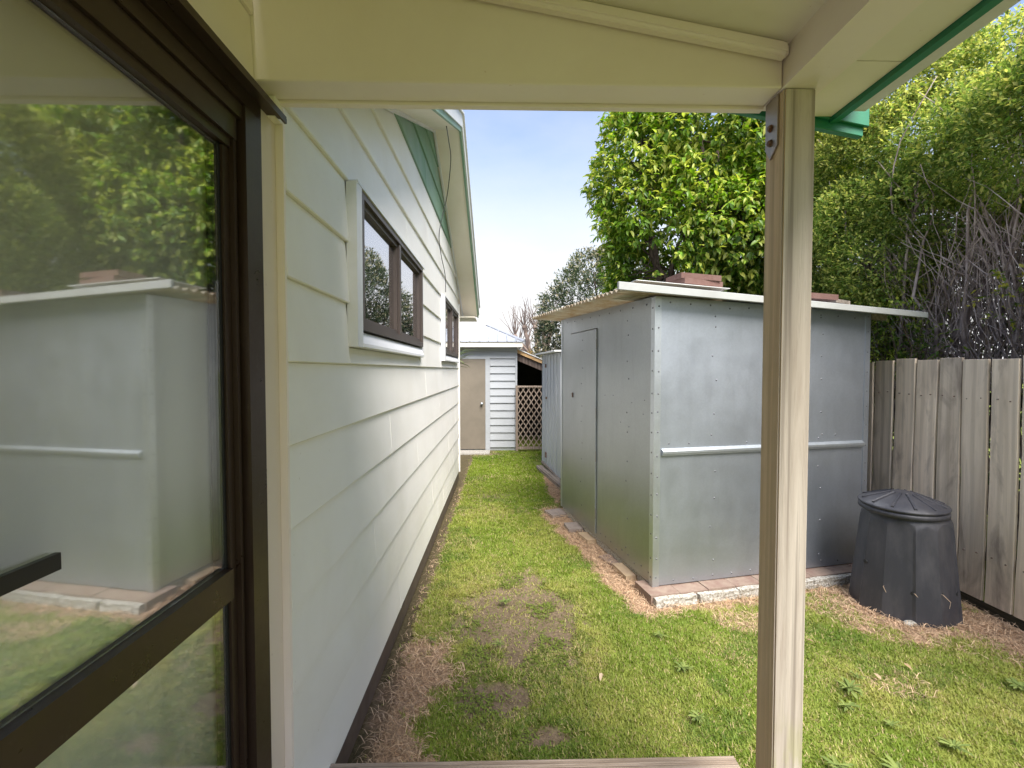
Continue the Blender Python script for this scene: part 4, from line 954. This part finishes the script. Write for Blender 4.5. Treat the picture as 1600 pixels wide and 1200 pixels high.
# bright low shrub over the fence
sh = thing('young_shrub', 'light green leafy shrub poking over the fence beside the shed roof corner', 'shrub', (3.72, 4.35, 0))
b2 = bmesh.new(); tips = []
for i in range(22):
    e = (3.62+hr.uniform(-.22, .25), 4.25+hr.uniform(-.4, .35), hr.uniform(1.75, 2.28)); limb(b2, (3.8, 4.35, .0), e, .010, .003, .08, 6, 5, hr); tips.append(e)
obj('stem', b2, M_BARK, sh, 'world')
tips = np.array(tips); P_ = np.repeat(tips, 16, 0)+rng.normal(size=(len(tips)*16, 3))*np.array([.08, .09, .10]); A = sprigs(P_, rv(len(P_)), 4, .07, .05, .1, (.06, .12, .02), (.13, .21, .04), (.30, .36, .07), .5, wr=.5)
V, F, C = leaves(*A, tv=SM_V, tf=SM_F); foliage_obj('crown', V, F, C, M_LEAFS, sh)
sh2 = thing('hedge_seedling', 'yellow green leafy sprigs leaning over the fence at the right edge of the view', 'shrub', (3.75, 3.0, 0))
b2 = bmesh.new(); tips = []
for i in range(14):
    e = (3.72+hr.uniform(-.12, .25), 3.08+hr.uniform(-.30, .22), hr.uniform(1.95, 2.5)); limb(b2, (3.8, 3.0, .0), e, .009, .003, .06, 6, 5, hr); tips.append(e)
obj('stem', b2, M_BARK, sh2, 'world')
tips = np.array(tips); P_ = np.repeat(tips, 12, 0)+rng.normal(size=(len(tips)*12, 3))*np.array([.05, .06, .08]); A = sprigs(P_, rv(len(P_)), 4, .06, .045, .1, (.08, .13, .02), (.18, .24, .04), (.38, .36, .07), .5, wr=.5)
V, F, C = leaves(*A, tv=SM_V, tf=SM_F); foliage_obj('crown', V, F, C, M_LEAFS, sh2)

# grey green tree further off
gt = thing('grey_green_tree', 'grey green small leaved tree with cream flower heads beyond the shed', 'tree', (2.0, 11.5, 0))
gb = [(2.05, 11.3, 3.5, .75, .8, .75), (1.45, 11.3, 3.1, .5, .6, .65), (2.3, 11.4, 4.15, .6, .6, .5), (1.8, 11.2, 2.6, .85, .7, .7), (2.7, 11.5, 3.6, .8, .7, .9), (1.25, 11.3, 2.35, .4, .5, .5), (3.2, 11.5, 4.2, .9, .8, .8), (2.9, 11.5, 2.7, .9, .7, .8)]
P_, N_ = blob_points(gb, 170, .4)
A = sprigs(P_, N_, 7, .13, .075, .0, (.035, .06, .028), (.11, .14, .075), (.42, .38, .24), .26, hole=.28, wr=.5)
V, F, C = leaves(*A, tv=SM_V, tf=SM_F); foliage_obj('crown', V, F, C, M_LEAFS, gt)
b2 = bmesh.new(); limb(b2, (2.0, 11.5, -.1), (2.05, 11.4, 2.4), .13, .09, .04)
for b in gb: limb(b2, (2.05, 11.4, 2.0), b[:3], .05, .015, .1)
obj('trunk', b2, M_BARK, gt, 'world', smooth=True)
# pollarded bare tree
pt = thing('pollarded_tree', 'bare pollarded tree with knobbly limbs and thin upright twigs above the lean-to', 'tree', (1.1, 14.5, 0))
b2 = bmesh.new(); limb(b2, (1.3, 14.6, -.1), (1.25, 14.5, 1.7), .18, .14, .03)
tr_o = obj('trunk', b2, M_BARKP, pt, 'world', smooth=True)
for (x, y, z) in ((.42, 14.4, 2.75), (.72, 14.5, 3.05), (1.05, 14.4, 3.05), (1.35, 14.6, 2.75), (.55, 14.7, 2.45), (1.6, 14.5, 3.1)):
    b2 = bmesh.new(); q = limb(b2, (1.2, 14.5, 1.6), (x, y, z), .09, .055, .06, 7, 7, hr)
    bmesh.ops.create_icosphere(b2, subdivisions=2, radius=.085, matrix=Matrix.Translation((x, y, z)))
    for s in range(24):
        st = Vector((x, y, z)) if s < 16 else q[hr.randint(3, 6)]; limb(b2, st, st+Vector((hr.gauss(0, .22), hr.gauss(0, .2), hr.uniform(.35, 1.05))), .014, .006, .08, 4, 3, hr)
    obj('limb', b2, M_BARKP, tr_o, 'world')
# low autumn shrub at its foot and leaves further back
V, F, C = [], [], []
lo = thing('autumn_shrub', 'low ochre leaved shrub at the foot of the bare pollarded tree', 'shrub', (1.5, 13.3, 0))
P_, N_ = blob_points([(.95, 13.2, 1.9, .5, .4, .35), (1.6, 13.2, 1.95, .6, .4, .40), (2.4, 13.4, 2.0, .6, .5, .5)], 110, .6)
A = sprigs(P_, N_, 5, .1, .06, .1, (.14, .13, .04), (.32, .22, .06), (.55, .36, .05), .3, wr=.5)
a_, b_2, c_2 = leaves(*A, tv=SM_V, tf=SM_F); foliage_obj('crown', a_, b_2, c_2, M_LEAFS, lo)
b2 = bmesh.new(); [limb(b2, (1.6, 13.3, 0), (x, 13.2, 1.8), .03, .01, .1) for x in (1.0, 1.6, 2.3)]; obj('stem', b2, M_BARK, lo, 'world')

# yucca behind the far house corner
yu = thing('yucca', 'spiky yucca leaves showing past the far corner of the house wall', 'yucca', (-.86, 7.75, 0))
b2 = bmesh.new(); limb(b2, (-.86, 7.75, 0), (-.84, 7.75, 1.75), .06, .05, .02); obj('trunk', b2, M_BARK, yu, 'world')
yme = bmesh.new(); pr_ = [(0, .014, 0), (.15, .022, .02), (.5, .021, .06), (.8, .012, .04), (1.0, .001, -.02)]
l_ = [[yme.verts.new((a, s*b, c-abs(s)*-.006)) for s in (-1, 0, 1)] for a, b, c in pr_]
for v0, v1 in zip(l_, l_[1:]):
    for k in (0, 1): yme.faces.new((v0[k], v1[k], v1[k+1], v0[k+1]))
for v in yme.verts: v.co.y *= 1.0
m_yu, _, _ = mat('yucca_leaf', (.22, .28, .09), .45)
ym = bmesh.new(); ym.free(); yl = bpy.data.meshes.new('leaf'); yme.to_mesh(yl); yme.free(); yl.materials.append(m_yu)
for i in range(70):
    a = hr.uniform(0, 6.28); e = hr.uniform(-.3, 1.0); s = hr.uniform(.3, .45)
    o = link('leaf', yl, yu, (.02, 0, 1.78+hr.uniform(-.04, .16)), (hr.uniform(-.3, .3), -e, a), (s, s*2.0, s))

# ------------------------------------------------------------------ lawn
def in_yard(x, y):
    u, v = shed_uv(x, y); ok = ~((u > -.01) & (u < SH_W+.1) & (v > -.17) & (v < SH_D)); ok &= x > -.635; ok &= x < 3.37; ok &= y < 9.45
    ok &= ~((x-BX)**2+(y-BY)**2 < .31**2); ok &= ~((y > 9.1) & (x < -.25)); ok &= ~((x > .76+(6.9-y)*.14) & (y > 6.0) & (y < 8.4) & (x < 2)); ok &= ~((x < .92) & (y < 1.71)); return ok
def scatter(n, x0, x1, y0, y1):
    x = rng.uniform(x0, x1, n); y = rng.uniform(y0, y1, n); k = in_yard(x, y); return x[k], y[k]
areas = [(330000, -.64, 3.4, 1.55, 3.6), (130000, -.64, 1.3, 3.4, 6.0), (62000, -.64, 1.1, 6.0, 9.5)]
gx, gy = [], []
for a in areas: x, y = scatter(*a); gx.append(x); gy.append(y)
x = np.concatenate(gx); y = np.concatenate(gy)
S = soil_mask(x, y); Tn = tan_mask(x, y); far = sm(3, 8, y)
keep = rng.random(len(x)) > np.clip(S*1.05, 0, .97)
x, y, S, Tn, far = x[keep], y[keep], S[keep], Tn[keep], far[keep]
istan = rng.random(len(x)) < np.clip(Tn*1.15, 0, 1); n = len(x)
Z = hgt(x, y)-.004-.015*S
patch = fbm(x+5, y+9, 1.8); fine = fbm(x, y, 9); tuft = vn(x, y, 16)
ln = (.015+.016*rng.random(n))*(.6+.8*tuft)*(1+.35*far); ln = np.where(istan, ln*1.05, ln)
el_ = np.where(istan, rng.uniform(.02, .6, n), rng.uniform(.15, 1.15, n)); az_ = rng.random(n)*2*np.pi+vn(x, y, 5)*3
D = np.stack([np.cos(az_)*np.cos(el_), np.sin(az_)*np.cos(el_), np.sin(el_)], -1)
wd = (.0026+.0014*rng.random(n))*(1+.9*far)
S_ = np.stack([-np.sin(az_), np.cos(az_), 0*az_], -1)
P0 = np.stack([x, y, Z], -1); V = np.stack([P0-S_*wd[:, None], P0+S_*wd[:, None], P0+D*ln[:, None]+np.array([0, 0, -.003])], 1)
g1 = np.array([.185, .255, .035]); g2 = np.array([.36, .365, .095]); g3 = np.array([.44, .36, .18]); gd_ = np.array([.055, .125, .018]); gf = np.array([.19, .275, .016])
t = np.clip((patch-.30)*2.0+(fine-.5)*1.1+.35*(rng.random(n)-.5), 0, 1)[:, None]
C = g1*(1-t)+g2*t; C = C*(1-far[:, None]*.75)+gf*far[:, None]*.75
dk = (fbm(x+20, y, 2.6) < .36) & (rng.random(n) < .7); C[dk] = C[dk]*.5+gd_*.5
pt_ = (rng.random(n) < .10+.18*np.clip(sm(.5, .7, fbm(x-7, y+3, 2.2)), 0, 1)); C[pt_] = g3*(.7+.6*rng.random(pt_.sum()))[:, None]
C[istan] = np.array([.50, .345, .225])*(.55+.75*rng.random(istan.sum()))[:, None]
C *= (.84+.32*rng.random(n))[:, None]
def blades(sel, nm, m, label, cat):
    v = V[sel].reshape(-1, 3); c = np.repeat(C[sel], 3, 0); f = np.arange(len(v)).reshape(-1, 3)
    me = np_mesh(nm, v, f, c); me.materials.append(m); tag(link(nm, me), label, cat, None, 'stuff')
blades(~istan, 'grass', M_GRASS, 'short green lawn grass growing between the house and the sheds', 'grass')
blades(istan, 'dry_grass', M_STRAW, 'tan dead grass along the house wall, the shed base and the compost bin', 'dry grass')
# longer loose straw
n = 5200; x, y = scatter(n*9, -.64, 3.4, 1.6, 6.5); k = rng.random(len(x)) < tan_mask(x, y)*.9; x, y = x[k][:n], y[k][:n]; n = len(x)
az_ = rng.random(n)*6.28; l2 = .03+.05*rng.random(n); D = np.stack([np.cos(az_), np.sin(az_), .15+.35*rng.random(n)], -1)
P0 = np.stack([x, y, hgt(x, y)+.004+.012*rng.random(n)], -1); S_ = np.stack([-np.sin(az_), np.cos(az_), 0*x], -1)*.0013
M1 = P0+D*l2[:, None]*.5+np.array([0, 0, .004]); P2 = P0+D*l2[:, None]*np.array([1, 1, .2]); U_ = np.array([0, 0, .0012])
V = np.stack([P0-S_, P0+S_, M1+S_, M1-S_, P2+U_, P2-U_], 1).reshape(-1, 3)
b0 = np.arange(n)[:, None, None]*6; F = (b0+np.array([(0, 1, 2, 3), (3, 2, 4, 5)])[None]).reshape(-1, 4)
C2 = np.repeat(np.array([.62, .45, .30])*(.5+.8*rng.random(n))[:, None], 6, 0)
me = np_mesh('straw', V, F, C2); me.materials.append(M_STRAW); tag(link('straw', me), 'loose pale straw scattered over the dead grass', 'straw', None, 'stuff')
# moss and clover in the bare soil
n = 2600; x, y = scatter(n*12, -.3, .8, 1.9, 3.9); k = (soil_mask(x, y) > .3) & (fbm(x+3, y+8, 4.5) > .56); x, y = x[k][:n], y[k][:n]; n = len(x)
az_ = rng.random(n)*6.28; P0 = np.stack([x, y, hgt(x, y)-.012+.006*rng.random(n)], -1); D = np.stack([np.cos(az_), np.sin(az_), .3+0*x], -1)
a_, b_2, c_2 = leaves(P0, D, np.tile([0, 0, 1.], (n, 1)), .010+.012*rng.random(n), .007+.006*rng.random(n), np.array([.17, .22, .04])*(.6+.8*rng.random(n))[:, None], SM_V, SM_F)
me = np_mesh('clover', a_, b_2, c_2); me.materials.append(M_GRASS); tag(link('clover', me), 'low clover and moss creeping over the bare soil patches', 'clover', None, 'stuff')

# flat rosette weeds
wl = np_mesh('leaf', np.array([(0, -.06, 0), (0, .06, 0), (.35, -.13, .16), (.35, .13, .16), (.35, 0, .10), (.75, -.15, .17), (.75, .15, .17), (.75, 0, .11), (1, 0, .02)]),
             np.array([(0, 2, 4), (0, 4, 1), (1, 4, 3), (2, 5, 7), (2, 7, 4), (4, 7, 6), (4, 6, 3), (5, 8, 7), (7, 8, 6)]), np.tile((.22, .27, .08), (9, 1))); wl.materials.append(foliage('weed_leaf', .9, .2, .05))
wl2 = wl.copy(); set_c = wl2.color_attributes['Col']; a9 = np.tile(np.array([.15, .20, .06, 1], np.float32), 9); set_c.data.foreach_set('color', a9)
W = [(1.02, 2.48, .13, 'flat grey green weed just left of the porch post, far one of the pair'), (1.00, 2.80, .10, 'small weed rosette left of the porch post near the concrete edging'),
     (1.83, 2.30, .16, 'broad weed rosette on the lawn in front of the compost bin, largest of the cluster'), (1.72, 2.18, .12, 'weed rosette at the left foot of the largest lawn weed'), (1.95, 2.40, .09, 'small weed rosette behind the largest lawn weed'),
     (1.30, 2.02, .12, 'weed rosette just right of the porch post halfway down the lawn'), (1.42, 1.83, .13, 'weed rosette right of the post near the bottom of the view'), (1.66, 1.80, .15, 'dark weed rosette right of the one nearest the post foot'),
     (2.02, 1.93, .12, 'weed rosette between the bottom right corner and the lawn cluster'), (2.35, 1.76, .15, 'weed rosette nearest the bottom right corner of the view'), (2.75, 2.30, .14, 'weed rosette on the lawn toward the fence'),
     (-.02, 2.72, .09, 'small green weed at the left edge of the big bare soil patch'), (-.43, 2.78, .08, 'tiny weed close to the house wall beside the dead grass'), (1.88, 1.70, .10, 'small weed rosette at the lower edge of the lawn right of the post'), (.02, 3.25, .11, 'upright green weed tuft in the middle of the bare soil patch'), (1.85, 2.06, .08, 'small weed rosette just below the lawn cluster'), (.95, 2.12, .10, 'weed rosette left of the porch post low on the lawn')]
for i, (x, y, r, lab) in enumerate(W):
    wz = float(hgt(np.array(x), np.array(y)))+.012; t = thing('weed', lab, 'weed', (x, y, wz), 0, 'flat rosette weeds in the lawn')
    nl = 13+int(r*90)
    for k in range(nl):
        a = 2*math.pi*k/nl+hr.uniform(-.35, .35); s = r*.5*hr.uniform(.5, 1.05); link('leaf', (wl, wl2)[k % 2], t, (hr.uniform(-.01, .01), hr.uniform(-.01, .01), .004+.0006*k), (hr.uniform(-.3, .3), -hr.uniform(.0, .3), a), (s, s*hr.uniform(.45, .8), s*.6))
# a few fallen leaves and one stone
fl = [(.55, 2.45, 'pale fallen leaf on the lawn between soil patch and post', (.55, .42, .3)), (2.05, 2.36, 'dry curled leaf beside the lawn weed cluster', (.45, .33, .22)), (1.9, 2.75, 'brown fallen leaf on the grass left of the compost bin', (.3, .2, .12)), (2.30, 2.50, 'small tan fallen leaf in front of the compost bin', (.4, .28, .16))]
for x, y, lab, c in fl:
    me = np_mesh('fallen_leaf', BIG_V*np.array([.05, .022, .05]), BIG_F, np.tile(c, (7, 1))); me.materials.append(M_STRAW)
    o = link('fallen_leaf', me, None, (x, y, float(hgt(np.array(x), np.array(y)))+.025), (hr.uniform(-.3, .3), hr.uniform(-.3, .3), hr.uniform(0, 6))); tag(o, lab, 'leaf')
bm = bmesh.new(); bmesh.ops.create_icosphere(bm, subdivisions=2, radius=.028)
for v in bm.verts: v.co = Vector((v.co.x*1.5, v.co.y, v.co.z*.7))*rr.uniform(.9, 1.1)
o = obj('stone', bm, M_CONC, None, smooth=True); o.location = (2.72, 2.92, .01); tag(o, 'small pale stone in the straw in front of the compost bin', 'stone')
